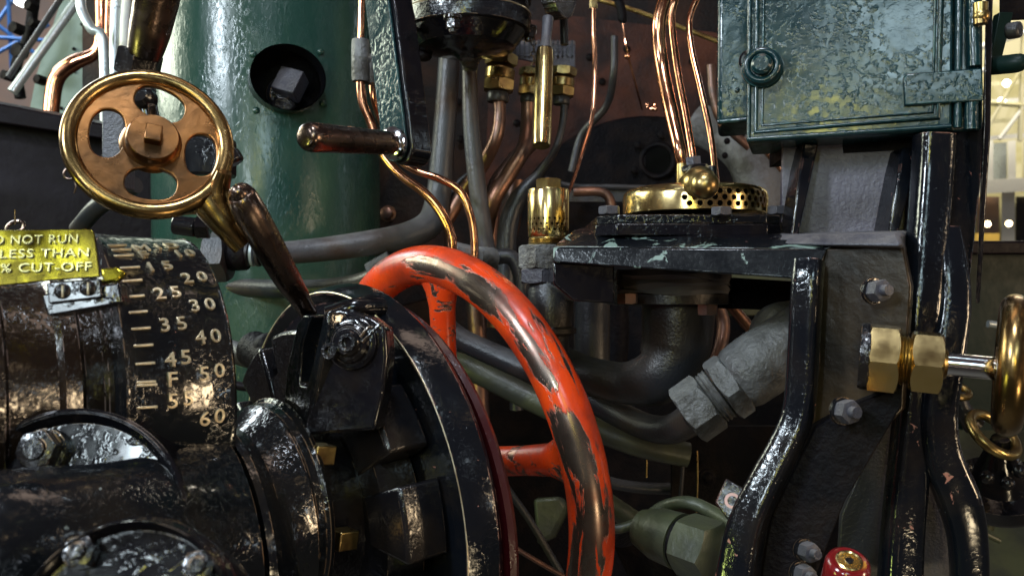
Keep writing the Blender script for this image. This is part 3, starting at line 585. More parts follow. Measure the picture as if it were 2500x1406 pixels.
# ------------------------------------------------------------------ lower left round covers
r_=thing('round_cover','round black cover with raised rim and hex bolt, under the screw barrel','cover',W(150,1250,.66))
cc=W(165,1290,.635); nc=Vector((.05,-.96,.25)).normalized(); Rc=S(292,.635)
mb=MB(); mb.lathe(cc,nc,[(-.09,Rc*.98),(-.004,Rc*.98),(0,Rc),(.004,Rc),(.006,Rc*.975),(.005,Rc*.95),(.002,Rc*.93),(.0,Rc*.90),(-.004,Rc*.88),(-.004,.01)],96); obj('cover',mb,M['blacksmooth'],r_)
for x,y in [(112,1092)]:
    mb=MB(); p=plane(cc,nc)(x,y+8); mb.lathe(p,nc,[(-.01,.016),(.004,.016)],24); mb.hexnut(p+nc*.003,nc,.0145,.014,rot=.2); mb.lathe(p+nc*.016,nc,[(0,.008),(.004,.007)],16); obj('bolt',mb,M['oily'],r_)
r_=thing('lower_round_cover','second round black cover at the bottom left corner below the fat arm','cover',W(300,1500,.52))
cc=W(300,1540,.455); nc=Vector((.05,-.85,.42)).normalized(); Rc=S(272,.455)
mb=MB(); mb.lathe(cc,nc,[(-.06,Rc*1.04),(-.006,Rc*1.04),(-.003,Rc*1.02),(0,Rc*.985),(.005,Rc*.975),(.007,Rc*.95),(.005,Rc*.92),(-.004,Rc*.90),(-.004,.01)],96); obj('cover',mb,M['blacksmooth'],r_)
for x,y in [(200,1350),(490,1385)]:
    mb=MB(); p=plane(cc,nc)(x,y); mb.hexnut(p-nc*.003,nc,.009,.009,rot=.2); mb.lathe(p+nc*.005,nc,[(0,.005),(.004,.004)],16); obj('bolt',mb,M['oily'],r_)

# ------------------------------------------------------------------ main gearbox casting
r_=thing('reverser_housing','large black stepped housing with fat glossy arm and big flanged disc','housing',W(800,1400,.9))
AN=Vector((-.76,-.645,-.06)).normalized()
def sec(px,py,Y,R,n=AN): return (W(px,py,Y),n,R)
NA=Vector((-.8,-.59,-.07)).normalized()
mb=MB()
N0=Vector((-.97,-.22,-.1)); 
mb.loft([(W(px,py,Y*(.92+.08*k)),(N0*(1-k)+NA*k).normalized(),R*(.92+.08*k)) for px,py,Y,R,k in [(-180,1430,.61,.070,0),(0,1382,.62,.067,.05),(120,1350,.635,.062,.15),(220,1325,.65,.057,.3),(320,1302,.67,.0555,.45),(400,1290,.69,.058,.6),(455,1288,.71,.063,.72),(500,1296,.735,.072,.86),(530,1308,.755,.085,.95),(548,1316,.768,.094,1)]],80); obj('arm',mb,M['black'],r_)
mb=MB()
mb.loft([sec(560,1318,.775,.094,NA),sec(572,1322,.785,.102,NA),sec(585,1325,.80,.1045,NA),sec(592,1320,.806,.1035,NA),sec(600,1310,.812,.1000,NA),sec(622,1285,.825,.1005,NA),sec(640,1262,.835,.1045,AN),sec(648,1258,.838,.1050,AN),sec(655,1250,.842,.1015,AN),sec(672,1238,.848,.1005,AN),sec(680,1232,.85,.1030,AN),sec(690,1230,.856,.1020,AN),sec(700,1230,.862,.080,AN)],110); obj('stepped_flange',mb,M['black'],r_)
mb=MB(); dc=W(850,1230,.97); DRR=.2412*.97
mb.loft([sec(690,1232,.87,.083),sec(740,1230,.90,.088),sec(772,1230,.92,.098),sec(782,1230,.925,.112),sec(796,1230,.93,.119),sec(805,1230,.935,.116),sec(812,1230,.94,.09)],96); obj('bell',mb,M['oily'],r_)
mb=MB(); mb.loft([(dc+AN*.050,AN,.125),(dc+AN*.048,AN,.155),(dc+AN*.012,AN,.160),(dc+AN*.010,AN,.16)],96); obj('boss_ring',mb,M['oily'],r_)
mb=MB(); mb.loft([(dc+AN*.004,AN,.10),(dc+AN*.005,AN,DRR*.945),(dc+AN*.009,AN,DRR*.965),(dc+AN*.014,AN,DRR*.985),(dc+AN*.014,AN,DRR),(dc+AN*.004,AN,DRR+.004),(dc-AN*.016,AN,DRR+.007),(dc-AN*.022,AN,DRR+.003),(dc-AN*.022,AN,.1)],150); obj('disc',mb,M['blackchip'],r_)
mb=MB(); mb.torus(dc+AN*.0135,AN,DRR-.0012,.0011,150,8); obj('worn_bright_edge',mb,M['scaleletter'],r_)
x_,y_,z_=frame(AN)
# clamp segments round the disc
for k in range(12):
    t=math.radians(8+k*30); 
    mb=MB(); R0,R1=.128,.195; N=7; a0,a1=t-math.radians(10.5),t+math.radians(10.5)
    f_=[];b_=[]
    for h,lst in ((.052,f_),(.006,b_)):
        for i in range(N): a=a0+(a1-a0)*i/(N-1); lst.append(dc+AN*h+(x_*math.cos(a)+y_*math.sin(a))*R1*(1-.0*i))
        for i in reversed(range(N)): a=a0+(a1-a0)*i/(N-1); lst.append(dc+AN*h+(x_*math.cos(a)+y_*math.sin(a))*R0)
    mb.quadring([f_,b_]); obj('clamp_segment',mb,M['oily'],r_,bev=.004)
# square plugs on the bell
for x,y,Y in [(782,1108,.80),(838,1315,.815)]:
    mb=MB(); q=frame(Vector((-.62,-.76,.12)),(.1,0,1)); mb.box(W(x,y,Y),.0175,.022,.0175,(q[0],-q[2],q[1])); obj('square_plug',mb,M['brassdull'],r_,bev=.0012)
mb=MB(); q=frame(Vector((-.6,-.78,.1))); mb.box(W(943,864,.90),.02,.02,.02,(q[0],-q[2],q[1])); obj('square_plug',mb,M['copperdull'],r_,bev=.0012)
# clevis
r_=thing('lever_clevis','black cast clevis with slot and pivot boss holding the steel lever','clevis',W(800,1050,.84))
pv=plane(W(840,880,.80),(-.25,-1,.05))
mb=MB(); mb.slab([pv(798,760),pv(830,752),pv(905,775),pv(940,800),pv(945,870),pv(935,960),pv(915,1050),pv(740,1062),pv(755,960),pv(780,830)],pv.n,.022); obj('front_cheek',mb,M['blacksmooth'],r_,bev=.003,bseg=3)
pu=plane(W(730,880,.83),(-.8,-.65,.05))
mb=MB(); mb.slab([pu(725,790),pu(742,765),pu(757,770),pu(735,840),pu(728,940),pu(748,945),pu(765,880),pu(790,765),pu(800,760),pu(800,800),pu(770,960),pu(752,1050),pu(690,1010),pu(700,900)],pu.n,.03); obj('slotted_cheek',mb,M['black'],r_,bev=.0025,bseg=3)
mb=MB(); mb.tube([W(800,770,.86),W(870,750,.86),W(935,748,.88)],[S(22,.86),S(24,.86),S(20,.88)],18); obj('top_lug',mb,M['blacksmooth'],r_)
bn=Vector((-.25,-1,.1)).normalized()
mb=MB(); mb.lathe(pv(862,838),bn,[(0,S(66,.8)),(.004,S(64,.8)),(.006,S(56,.8)),(.006,S(50,.8)),(.010,S(47,.8)),(.012,S(40,.8)),(.012,S(35,.8)),(.016,S(32,.8)),(.018,S(26,.8))],48); bo=obj('pivot_boss',mb,M['blacksmooth'],r_)
for x,y,rr in [(871,838,17),(828,858,15)]:
    mb=MB(); mb.lathe(pv(x,y),bn,[(0,S(rr+5,.8)),(.022,S(rr+4,.8)),(.022,S(rr-4,.8)),(.017,S(rr-5,.8)),(.017,.0005)],26); obj('pin_end',mb,M['oily'],bo)
mb=MB(); mb.tube([pv(885,835,.02),pv(905,815,.02),pv(928,792,.018)],S(4,.8),10); mb.tube([pv(880,822,.02),pv(900,800,.02),pv(915,800,.018)],S(3.5,.8),10); obj('split_pin',mb,M['oily'],bo)

# ------------------------------------------------------------------ red handwheel
rc=W(1098,1129,1.13); rn=Vector((-.764,-.627,-.153)).normalized(); RR=.2585*1.13/1.15
r_=thing('red_handwheel','large orange-red handwheel with paint worn to bare metal','handwheel',rc-V(0,0,.25))
x_,y_,z_=frame(rn)
view=(V(0,0,CAMZ)-rc).normalized()
def red_obj(name,mb,wearf,ringf,parent):
    o=obj(name,mb,M['red'],parent); me=o.data; off=wloc(o)
    wa=me.attributes.new('wear','FLOAT','POINT'); ra=me.attributes.new('ringco','FLOAT_VECTOR','POINT')
    for i,v in enumerate(me.vertices):
        p=v.co+off; wa.data[i].value=wearf(p); ra.data[i].vector=ringf(p)
    return o
def ringco(p):
    d=p-rc; t=math.atan2(d.dot(y_),d.dot(x_)); r=d-z_*d.dot(z_); rad=r.length
    return V(t*RR*1.0, rad-RR, d.dot(z_))
RT=.0245
def wear_rim(p):
    d=p-rc; h=d.dot(z_); r=d-z_*h; rad=r.length-RR
    a=math.atan2(h,rad)            # 0 = outward, pi/2 = toward viewer side
    t=math.atan2(d.dot(V(0,0,1)),d.dot(V(.6,-.78,0).normalized()))   # image angle approx, 0=right,pi/2=top
    # bare streak on the crown facing the viewer, right half of the wheel
    s=math.exp(-((a-1.15)/.62)**2)
    amt=1.0 if t<1.15 else max(0,1-(t-1.15)*3.2)
    low=max(0,min(1,(-t+.12)*2.0))
    fn=(noise.noise((p-rc)*22)+.5*noise.noise((p-rc)*55))*.06
    return -.06+fn*2.2+ .19*s*amt - .12*low*s + .085*low
mb=MB(); mb.torus(rc,rn,RR,RT,220,40); red_obj('rim',mb,wear_rim,ringco,r_)
hub=rc
def rimpt(px,py):
    p=plane(rc,rn)(px,py); d=(p-rc); return rc+d.normalized()*RR
for (px,py) in [(1075,660),(1420,1120),(1130,1600),(760,1150)]:
    a=rimpt(px,py); d=(a-rc).normalized(); side=rn.cross(d)
    mb=MB(); R=[]
    for t,wd,th in [(1.0,.12,.015),(.93,.085,.016),(.87,.05,.016),(.80,.037,.015),(.6,.034,.014),(.35,.036,.015),(.1,.04,.016)]:
        c=rc+d*RR*t; R.append([c+side*wd*math.cos(q)*.5*(1 if abs(math.cos(q))>.3 else 1)+rn*th*math.sin(q) for q in [2*math.pi*k/24 for k in range(24)]])
    mb.quadring(R); red_obj('spoke',mb,lambda p:-.055,lambda p:(p-rc)*1.0,r_)
mb=MB(); mb.lathe(rc,rn,[(-.02,.05),(.03,.05),(.035,.04)],60); red_obj('hub',mb,lambda p:-.1,lambda p:(p-rc),r_)
fc=dc+V(.007,0,-.010); mb=MB(); mb.loft([(fc-AN*.023,AN,.14),(fc-AN*.024,AN,DRR+.001),(fc-AN*.030,AN,DRR+.003),(fc-AN*.036,AN,DRR-.001),(fc-AN*.037,AN,.14)],120); obj('back_flange',mb,mat('wine_red_edge',(.035,.003,.005),0,.3,(120,.2),coat=.3),r_)
# black worm disc between wheel and housing edge (dark ring behind)
# ------------------------------------------------------------------ pipes
def collar(parent,p0,p1,rpx,mm,name='collar',seg=28):
    a,b=W(*p0),W(*p1); mb=MB(); h=(b-a).length; r=S(rpx,p0[2]); mb.lathe(a,b-a,[(0,r*.93),(h*.12,r),(h*.88,r),(h,r*.93)],seg); return obj(name,mb,M[mm],parent)
def hexn(parent,p0,p1,rpx,mm,name='nut',rot=0,sides=6):
    a,b=W(*p0),W(*p1); mb=MB(); mb.hexnut(a,b-a,S(rpx,p0[2]),(b-a).length,rot,sides); return obj(name,mb,M[mm],parent)
o=pipe('elbow_pipe',[(1098,120,1.5),(1090,250,1.5),(1078,400,1.5),(1070,480,1.5),(1050,545,1.48),(985,578,1.45),(880,597,1.42),(760,612,1.4),(640,622,1.36)],[26,27,29,31,34,33,31,29,27],'grey','thick dusty grey pipe dropping and bending left above the red handwheel',seg=24)
for x in (603,615,627,639): collar(o,(x,616+(x-603)*.05,1.36),(x+8,617,1.36),34 if x%2 else 30,'chrome' if x==615 else 'greydark')
hexn(o,(508,628,1.36),(560,626,1.36),64,'greydark','union_nut',.3)
collar(o,(560,622,1.36),(604,620,1.36),40,'matte')
pipe('straight_drop_pipe',[(1145,130,1.42),(1150,300,1.42),(1165,450,1.42),(1180,560,1.42),(1195,660,1.42)],[18,20,22,22,22],'grey','slim straight blue-grey pipe dropping under the round black reservoir')
o=pipe('long_grey_pipe',[(430,690,1.55),(560,700,1.55),(700,706,1.5),(800,702,1.48),(880,688,1.46),(950,655,1.42)],[22,22,23,22,22,21],'greydark','lower grey pipe running left under the thick elbow pipe')
hexn(o,(905,672,1.42),(960,640,1.42),34,'fitting','union_nut',.2)
r_=thing('pipe_junction','dusty grey hexagonal pipe junction behind the top of the red handwheel','fitting',W(1150,640,1.4))
hexn(r_,(1100,625,1.36),(1165,640,1.38),38,'fitting','nut',.4); collar(r_,(1165,628,1.38),(1205,630,1.4),26,'fitting')
pipe('curved_dark_hose',[(1200,628,1.42),(1250,630,1.42),(1272,680,1.42),(1275,760,1.42)],[19,19,19,19],'greydark','dark pipe curling right from the grey junction')
o=pipe('thin_copper_pipe',[(884,-30,1.3),(882,60,1.3),(880,110,1.3)],8,'copper','thin copper pipe entering the grey coupling from above')
r_=thing('pipe_coupling','grey cast coupling block on the copper pipe left of the crank arm','coupling',W(880,200,1.3))
collar(r_,(880,98,1.3),(880,200,1.3),22,'fitting','sleeve'); mb=MB(); mb.tube([W(885,145,1.3),W(915,150,1.32)],S(16,1.3),16); mb.tube([W(905,150,1.31),W(907,205,1.31)],S(15,1.3),16); obj('branch',mb,M['fitting'],r_)
pipe('curved_copper_pipe',[(880,195,1.3),(885,250,1.3),(905,300,1.3),(930,370,1.3),(975,425,1.3),(1040,475,1.3),(1080,525,1.3),(1102,580,1.3),(1104,640,1.3)],[11,11,11,11,11,12,12,12,12],'copper','nearer bright copper pipe curving down behind the crank arm')
pipe('curved_copper_pipe',[(908,195,1.33),(914,250,1.33),(935,310,1.35),(965,380,1.35),(1010,415,1.35),(1075,438,1.35),(1125,470,1.35),(1150,530,1.35),(1158,590,1.35),(1158,640,1.35)],[8,8,8,9,9,10,10,10,10,10],'copper','further right of the twin bright copper pipes curving down to the red wheel')
# crank arm with grip
pa=plane(W(950,250,1.16),(-.62,-.78,.0))
r_=thing('crank_arm','flat crank arm hanging from the top with a steel grip at its end','crank',W(980,400,1.16))
mb=MB(); e=[]
for k in range(9):
    t=math.pi*k/8; e.append(pa(962+30*math.cos(t),352+44*math.sin(t)))
mb.slab([pa(885,-60),pa(940,-60)]+[pa(952,30)]+e+[pa(890,0)],pa.n,.004); obj('arm',mb,M['green'],r_,bev=.001)
mb=MB(); pb=plane(W(950,250,1.16)-pa.n*.0045,pa.n)
e=[pb(978+30*math.cos(math.pi*k/8),357+46*math.sin(math.pi*k/8)) for k in range(9)]
mb.slab([pb(905,-60),pb(950,-60),pb(968,30)]+e+[pb(903,0)],pa.n,.036); obj('backing_bar',mb,M['blacksmooth'],r_,bev=.002)
mb=MB(); a=W(742,334,1.0); b=W(985,352,1.15); L_=(b-a).length; r0=S(36,1.02)
mb.lathe(a,b-a,[(0,r0*.55),(.002,r0*.8),(.006,r0*.96),(.012,r0*1.03),(.03,r0),(L_*.5,r0*.93),(L_*.85,r0*.88)],48); obj('grip',mb,M['grip'],r_)
mb=MB(); mb.lathe(a+(b-a)*.85,b-a,[(0,S(30,1.13)),(.003,S(40,1.13)),(.008,S(40,1.13)),(.012,S(33,1.13))],32); obj('collar',mb,M['steel'],r_)
# round reservoir at the top
rt=W(1140,60,1.3)
r_=thing('round_reservoir','round black reservoir with bolted flange at the top centre','reservoir',rt)
rr_=S(157,1.3)
mb=MB(); mb.lathe(rt,(0,0,1),[(-.014,rr_*.93),(-.012,rr_*.98),(0,rr_),(.010,rr_),(.012,rr_*.965),(.03,rr_*.96),(.031,rr_),(.045,rr_),(.12,rr_*.98)],80); obj('flange',mb,M['oily'],r_)
mb=MB(); mb.lathe(rt,(0,0,1),[(-.052,.012),(-.046,.02),(-.043,rr_*.45),(-.035,rr_*.75),(-.012,rr_*.93)],64); obj('bowl',mb,M['blacksmooth'],r_)
mb=MB(); mb.torus(rt+V(0,0,.0115),(0,0,1),rr_*.99,.0012,80,8); obj('bright_edge',mb,M['scaleletter'],r_)
for x,y,z0 in [(1106,62,1.19),(1290,85,1.32),(1000,90,1.25)]:
    c=W(x,y,z0); mb=MB(); mb.lathe(c+V(0,0,.012),(0,0,-1),[(0,.013),(.004,.013)],24); mb.hexnut(c+V(0,0,.008),(0,0,-1),.010,.013,.3); mb.lathe(c+V(0,0,-.004),(0,0,-1),[(0,.006),(.006,.0055)],14); obj('bolt',mb,M['brownblack'],r_)
mb=MB(); mb.ball(W(1147,140,1.33),S(27,1.33)); mb.tube([W(1147,100,1.33),W(1147,170,1.35)],S(20,1.33),20); obj('outlet_boss',mb,M['greydark'],r_)
for x in (1012,1035):
    mb=MB(); mb.ball(W(x,130+(x-1012)*.3,1.32),S(20,1.32),14,sq=.7); obj('lug',mb,M['matte'],r_)

# valve block with brass unions
r_=thing('valve_block','grey ribbed block with brass unions hanging above the bent pipes','valve block',W(1300,170,1.5))
mb=MB(); mb.hexa([W(1205,108,1.5),W(1405,108,1.5),W(1405,172,1.5),W(1205,135,1.5)],[W(1205,100,1.58),W(1405,100,1.58),W(1405,165,1.58),W(1205,128,1.58)]); obj('block',mb,M['violetgrey'],r_,bev=.002)
for k in range(16):
    x=1212+k*12.3; mb.v
mb=MB()
for k in range(17): x=1211+k*11.6; mb.box(W(x,118,1.497),S(5,1.5),.004,S(38,1.5))
obj('ribs',mb,M['greydark'],r_)
def union(x,y0,Y,s,parent,mm='brass'):
    hexn(parent,(x+6*s,y0,Y),(x+4*s,y0+26*s,Y),40*s,mm,'nut',.1)
    collar(parent,(x+3*s,y0+34*s,Y),(x,y0+62*s,Y),36*s,mm,'sleeve')
    hexn(parent,(x,y0+62*s,Y),(x-2*s,y0+90*s,Y),41*s,mm,'nut',.5)
    collar(parent,(x-3*s,y0+92*s,Y),(x-4*s,y0+116*s,Y),27*s,'greydark','tail')
union(1219,134,1.45,1.0,r_,'brassdull'); union(1373,166,1.45,.78,r_,'brassdull'); union(1292,168,1.52,.72,r_,'brass')
pipe('bent_pipe',[(1217,230,1.45),(1220,280,1.45),(1212,335,1.45),(1180,400,1.47),(1130,470,1.5),(1080,560,1.5)],[15,15,16,17,17,17],'copperdull','bronze-brown pipe bending left below the largest brass union')
pipe('bent_pipe',[(1290,235,1.52),(1288,300,1.52),(1280,360,1.5),(1240,430,1.5),(1200,500,1.5),(1180,600,1.55)],[17,17,19,20,20,20],'copperdull','middle dull brown pipe bending left below the small brass union')
pipe('bent_pipe',[(1378,240,1.45),(1374,300,1.45),(1358,360,1.45),(1320,420,1.48),(1270,480,1.5),(1240,560,1.5),(1236,720,1.5)],[9,9,9,10,22,25,26],'greydark','rightmost bent pipe, thin above and thick below the brass strainer level')
pipe('bent_pipe',[(1300,345,1.6),(1250,400,1.6),(1205,470,1.6),(1195,600,1.6)],[20,20,20,20],'copperdull','shadowed brown pipe behind the other bent pipes')
pipe('dark_side_pipe',[(1258,440,1.7),(1245,540,1.7),(1225,640,1.7),(1215,800,1.7)],[26,26,26,26],'copperdull','dark brown upright pipe behind the slim blue-grey pipe')
pipe('thin_curved_tube',[(1180,405,1.6),(1125,440,1.6),(1085,500,1.6)],6,'greydark','very thin tube curving behind the slim blue-grey pipe')
# brass drain handle
r_=thing('drain_tube','long slim brass tube handle hanging beside the unions','handle',W(1324,355,1.2))
collar(r_,(1330,125,1.25),(1322,356,1.2),22,'brass','tube',36); 
mb=MB(); mb.tube([W(1338,45,1.27),W(1334,90,1.26),W(1331,128,1.25)],[S(14,1.27),S(12,1.26),S(16,1.25)],18); obj('stem',mb,M['violetgrey'],r_)
collar(r_,(1331,116,1.25),(1330,132,1.25),19,'oily','neck')
r_=thing('toothed_gear','dark toothed gear wheel cut by the top edge above the brass handle','gear',W(1345,40,1.3))
gx=frame((.9,-.43,0)); gc=W(1345,-40,1.3)
mb=MB(); R1=S(88,1.3)
rg=[[gc+gx[2]*h+(gx[0]*math.cos(2*math.pi*k/80)+gx[1]*math.sin(2*math.pi*k/80))*(R1 if k%2 else R1*.95) for k in range(80)] for h in (0,.02)]
mb.quadring(rg); obj('gear',mb,M['oily'],r_)
mb=MB(); mb.tube([W(1375,0,1.35),W(1378,110,1.35)],S(10,1.35),12); tag(obj('short_grey_rod',mb,M['greydark']),'short upright grey rod right of the gear, above the valve block','rod')
mb=MB()
for k in range(7): mb.torus(W(1303+random.uniform(-1,1),80+k*13,1.4),((k%2)*1.0,-1+(k%2)*.8,0.1),S(6,1.4),S(2.2,1.4),14,6)
tag(obj('small_chain',mb,M['oily']),'short hanging chain left of the brass handle stem','chain')
o=pipe('capillary_tube',[(1449,-10,1.6),(1449,80,1.6),(1452,160,1.6),(1447,280,1.58),(1425,360,1.55),(1400,440,1.5),(1375,500,1.45)],[6,6,6,5,5,4.5,4.5],'copper','very thin copper tube bending down towards the brass strainer')
hexn(o,(1449,-5,1.6),(1449,22,1.6),10,'brass')
o=pipe('tall_copper_pipe',[(1640,-60,1.1),(1622,0,1.1),(1608,65,1.1),(1616,160,1.1),(1640,280,1.07),(1658,360,1.05),(1672,420,1.05)],[17]*5+[16,15],'copper','thickest of the three copper pipes rising from the perforated brass dome',seg=24)
pipe('tall_copper_pipe',[(1668,-60,1.13),(1648,0,1.13),(1640,50,1.13),(1652,160,1.12),(1676,290,1.1),(1694,400,1.08)],9,'copper','middle thin copper pipe right beside the thickest copper pipe')
pipe('tall_copper_pipe',[(1730,-60,1.15),(1700,0,1.15),(1683,50,1.15),(1688,120,1.14),(1712,225,1.12),(1736,340,1.1),(1752,475,1.08)],8,'copper','right-hand thin copper pipe, bent away from the other two above the dome')

pipe('background_pipe',[(1150,640,1.75),(1165,800,1.75),(1175,1050,1.75)],22,'copperdull','brown upright pipe in shadow just right of the upper red spoke')
pipe('background_pipe',[(1265,700,1.7),(1258,850,1.7),(1262,1000,1.7)],17,'greydark','slim dark upright pipe between the red rim and the strainer base')
pipe('background_pipe',[(1700,660,1.45),(1765,780,1.45),(1740,900,1.42),(1690,980,1.4)],16,'copperdull','dull brown pipe curving behind the large elbow towards the grey union')
pipe('background_pipe',[(1380,1120,1.6),(1500,1180,1.6),(1660,1190,1.6),(1760,1150,1.6)],14,'greydark','dark pipe sagging across the shadows under the olive pipe')
# ------------------------------------------------------------------ brass strainer
def perforated(o,centre,axis,Rr,pos,hr):
    cut=MB(); x,y,z=frame(axis)
    for a,h in pos:
        d=x*math.cos(a)+y*math.sin(a); cut.lathe(centre+z*h+d*(Rr-.012),d,[(0,hr),(.022,hr)],12)
    boolean(o,cut)
Ys=1.1
r_=thing('brass_strainer','upright polished brass strainer cylinder with hex cap and small holes','strainer',W(1339,700,Ys))
c0=W(1339,580,Ys); u=S(1,Ys)
mb=MB(); mb.lathe(c0,(0,0,1),[(0,48*u),(3*u,50*u),(112*u,51*u),(117*u,49*u),(119*u,44*u),(119*u,38*u),(110*u,36*u),(110*u,44*u),(2*u,44*u),(0,46*u)],72); body=obj('body',mb,M['brass'],r_)
pos=[]
for k in range(24):
    for j,h in enumerate((18,31,44)):
        pos.append((2*math.pi*k/24+(0.13 if j==1 else 0),h*u))
perforated(body,c0,(0,0,1),48*u,[p for p in pos if math.sin(p[0])<.35 or True],3.0*u)
mb=MB(); mb.lathe(c0,(0,0,1),[(1*u,40*u),(110*u,40*u)],32); obj('inner_core',mb,M['matte'],r_)
mb=MB(); mb.hexnut(W(1340,463,Ys),(0,0,1),34*u,25*u,.4); obj('hex_cap',mb,M['brass'],r_)
mb=MB(); mb.lathe(W(1339,598,Ys),(0,0,1),[(0,48*u),(3*u,50*u),(5*u,47*u),(8*u,50*u),(10*u,47*u),(13*u,50*u),(15*u,47*u),(20*u,47*u)],56); obj('thread',mb,M['brassdull'],r_)
mb=MB(); mb.hexnut(W(1325,657,Ys),(0,0,1),60*u,58*u,.2); obj('base_nut',mb,M['fitting'],r_)
mb=MB(); mb.hexnut(W(1322,692,Ys),(0,0,1),56*u,36*u,.5); obj('lower_nut',mb,M['violetgrey'],r_)
mb=MB(); mb.lathe(W(1345,860,Ys),(0,0,1),[(0,45*u),(40*u,45*u),(48*u,62*u),(58*u,62*u),(64*u,52*u),(150*u,56*u),(165*u,50*u),(172*u,50*u)],56); obj('lower_body',mb,M['greydark'],r_)
pipe('shadow_pipe',[(1445,700,1.35),(1445,800,1.35),(1445,930,1.35)],[44,44,44],'greydark','upright dark pipe in shadow between strainer and large elbow')
pipe('shadow_pipe',[(1505,740,1.5),(1505,840,1.5),(1490,960,1.5)],[30,30,30],'matte','second shadowed upright pipe close to the large elbow')

# ------------------------------------------------------------------ cast bracket with table (right)
r_=thing('cast_bracket','black chipped cast bracket with table top, ribs and bent leg at right','bracket',W(2050,1450,.85))
mb=MB(); mb.hexa([W(1351,604,.935),W(2020,608,.845),W(1992,684,.84),W(1350,640,.93)],[W(1351,606,1.12),W(2020,610,1.12),W(2010,680,1.12),W(1352,640,1.12)])
obj('table_front',mb,M['blackflake'],r_,bev=.0018)
mb=MB(); mb.hexa([W(1388,572,.965),W(2070,590,.862),W(2020,608,.8455),W(1351,603,.9352)],[W(1420,566,1.25),W(2080,580,1.25),W(2080,600,1.25),W(1375,600,1.25)])
obj('table_shoulder',mb,M['blackflake'],r_,bev=.0018)
mb=MB(); mb.hexa([W(1400,562,.985),W(1920,574,.90),W(1900,590,.885),W(1389,574,.968)],[W(1420,556,1.3),W(1920,566,1.3),W(1920,585,1.3),W(1420,570,1.3)]); obj('table_top',mb,M['blacksmooth'],r_,bev=.002)
mb=MB(); mb.hexa([W(1900,574,.905),W(2195,570,.80),W(2206,602,.785),W(1895,596,.88)],[W(1900,560,1.08),W(2230,556,1.02),W(2230,640,1.02),W(1900,640,1.08)]); obj('table_root',mb,M['violetgrey'],r_,bev=.004)
mb=MB(); mb.slab([W(1351,640,.935),W(1500,648,.95),W(1500,742,.95),W(1400,735,.94),W(1352,695,.935)],(0,-1,0),.16); obj('web',mb,M['blacksmooth'],r_,bev=.002)
mb=MB(); mb.slab([W(1500,660,1.18),W(1990,690,1.0),W(1990,760,1.0),W(1500,745,1.18)],(0,-1,0),.1); obj('rear_web',mb,M['matte'],r_)
# leg
mb=MB(); mb.tube([W(1975,640,.835),W(1970,700,.83),W(1962,850,.83),W(1950,1000,.83),W(1915,1090,.83),W(1868,1180,.83),W(1822,1290,.83),W(1795,1450,.83)],[S(35,.83),S(35,.83),S(35,.83),S(35,.83),S(36,.83),S(39,.83),S(44,.83),S(50,.83)],36,8,sq=.55); obj('bent_leg',mb,M['blackchip'],r_)
lp=plane(W(1800,1220,.84),(-.35,-1,.35))
mb=MB(); mb.slab([lp(1772,1166),lp(1850,1212),lp(1835,1290),lp(1800,1300),lp(1745,1225)],lp.n,.012); lug=obj('drilled_lug',mb,M['blackchip'],r_,bev=.0015)
mb=MB(); mb.lathe(lp(1788,1222),lp.n,[(-.002,S(18,.84)),(.0006,S(19,.84)),(.0008,S(12,.84)),(-.001,S(11,.84))],24); obj('threaded_hole',mb,mat('bare_pink_metal',(.42,.25,.22),.4,.4),lug)
# side panel
sp=plane(W(2010,800,.85),(-.50,-.86,0))
mb=MB(); mb.slab([sp(2003,606),sp(2205,600),sp(2225,700),sp(2205,1000),sp(2010,1200),sp(1975,1110),sp(1995,900)],sp.n,.02); obj('side_panel',mb,mat('oil_browned_panel',(.010,.007,.0045),.1,.3,(90,.12),spec=.35,var=((.055,.034,.016),7,.44,.66),chips=((.12,.07,.06),55,.70,0,.5,4),edge=((.3,.18,.15),.2,.002)),r_,bev=.002)
mb=MB(); mb.slab([W(2205,960,.90),W(2160,1010,.905),W(2055,1260,.91),W(2040,1500,.91),W(2420,1500,.90),W(2340,1150,.90),W(2300,960,.90)],(-.1,-1,0),.01); obj('lower_panel',mb,M['violetgrey'],r_,bev=.001)
mb=MB(); mb.slab([W(2204,940,.80),W(2203,990,.80),W(2060,1230,.82),W(1990,1410,.82),W(1940,1500,.82),W(1840,1500,.84),W(1880,1260,.84),W(1990,1040,.83),W(2090,985,.82)],(-.2,-1,0),.02); obj('shadow_sheet',mb,M['matte'],r_,bev=.002)  # diagonal shadow modelled as a matte black sheet
# upper back plate
mb=MB(); mb.slab([W(1912,350,.975),W(2240,340,.93),W(2235,600,.93),W(1905,590,.975)],(-.15,-1,0),.012); obj('back_plate',mb,mat('lit_violet_paint',(.13,.12,.16),0,.4,(200,.4),var=((.07,.06,.08),9,.42,.62)),r_,bev=.001)  # lighter copy of the violet grey, so the plate looks lit
for a,b,w0 in [((1988,350,.945),(1938,574,.925),11),((2235,360,.91),(2175,587,.90),13)]:
    mb=MB(); A_=W(*a);B_=W(*b); wv=V(S(w0,1),0,0); bk=V(0,.035,0)
    mb.hexa([A_-wv*2.2,A_+wv,B_+wv,B_-wv*.6],[A_-wv*2.2+bk,A_+wv+bk,B_+wv+bk,B_-wv+bk]); obj('rib',mb,M['blackchip'],r_,bev=.002)
mb=MB(); mb.tube([W(2280,330,.88),W(2275,430,.88),W(2262,600,.87),W(2250,750,.86),W(2240,900,.86),W(2222,1100,.86),W(2205,1280,.86),W(2195,1450,.86)],[S(44,.88),S(44,.88),S(43,.87),S(42,.86),S(42,.86),S(44,.86),S(46,.86),S(48,.86)],36,8,sq=.6); obj('long_rib',mb,M['blackchip'],r_)
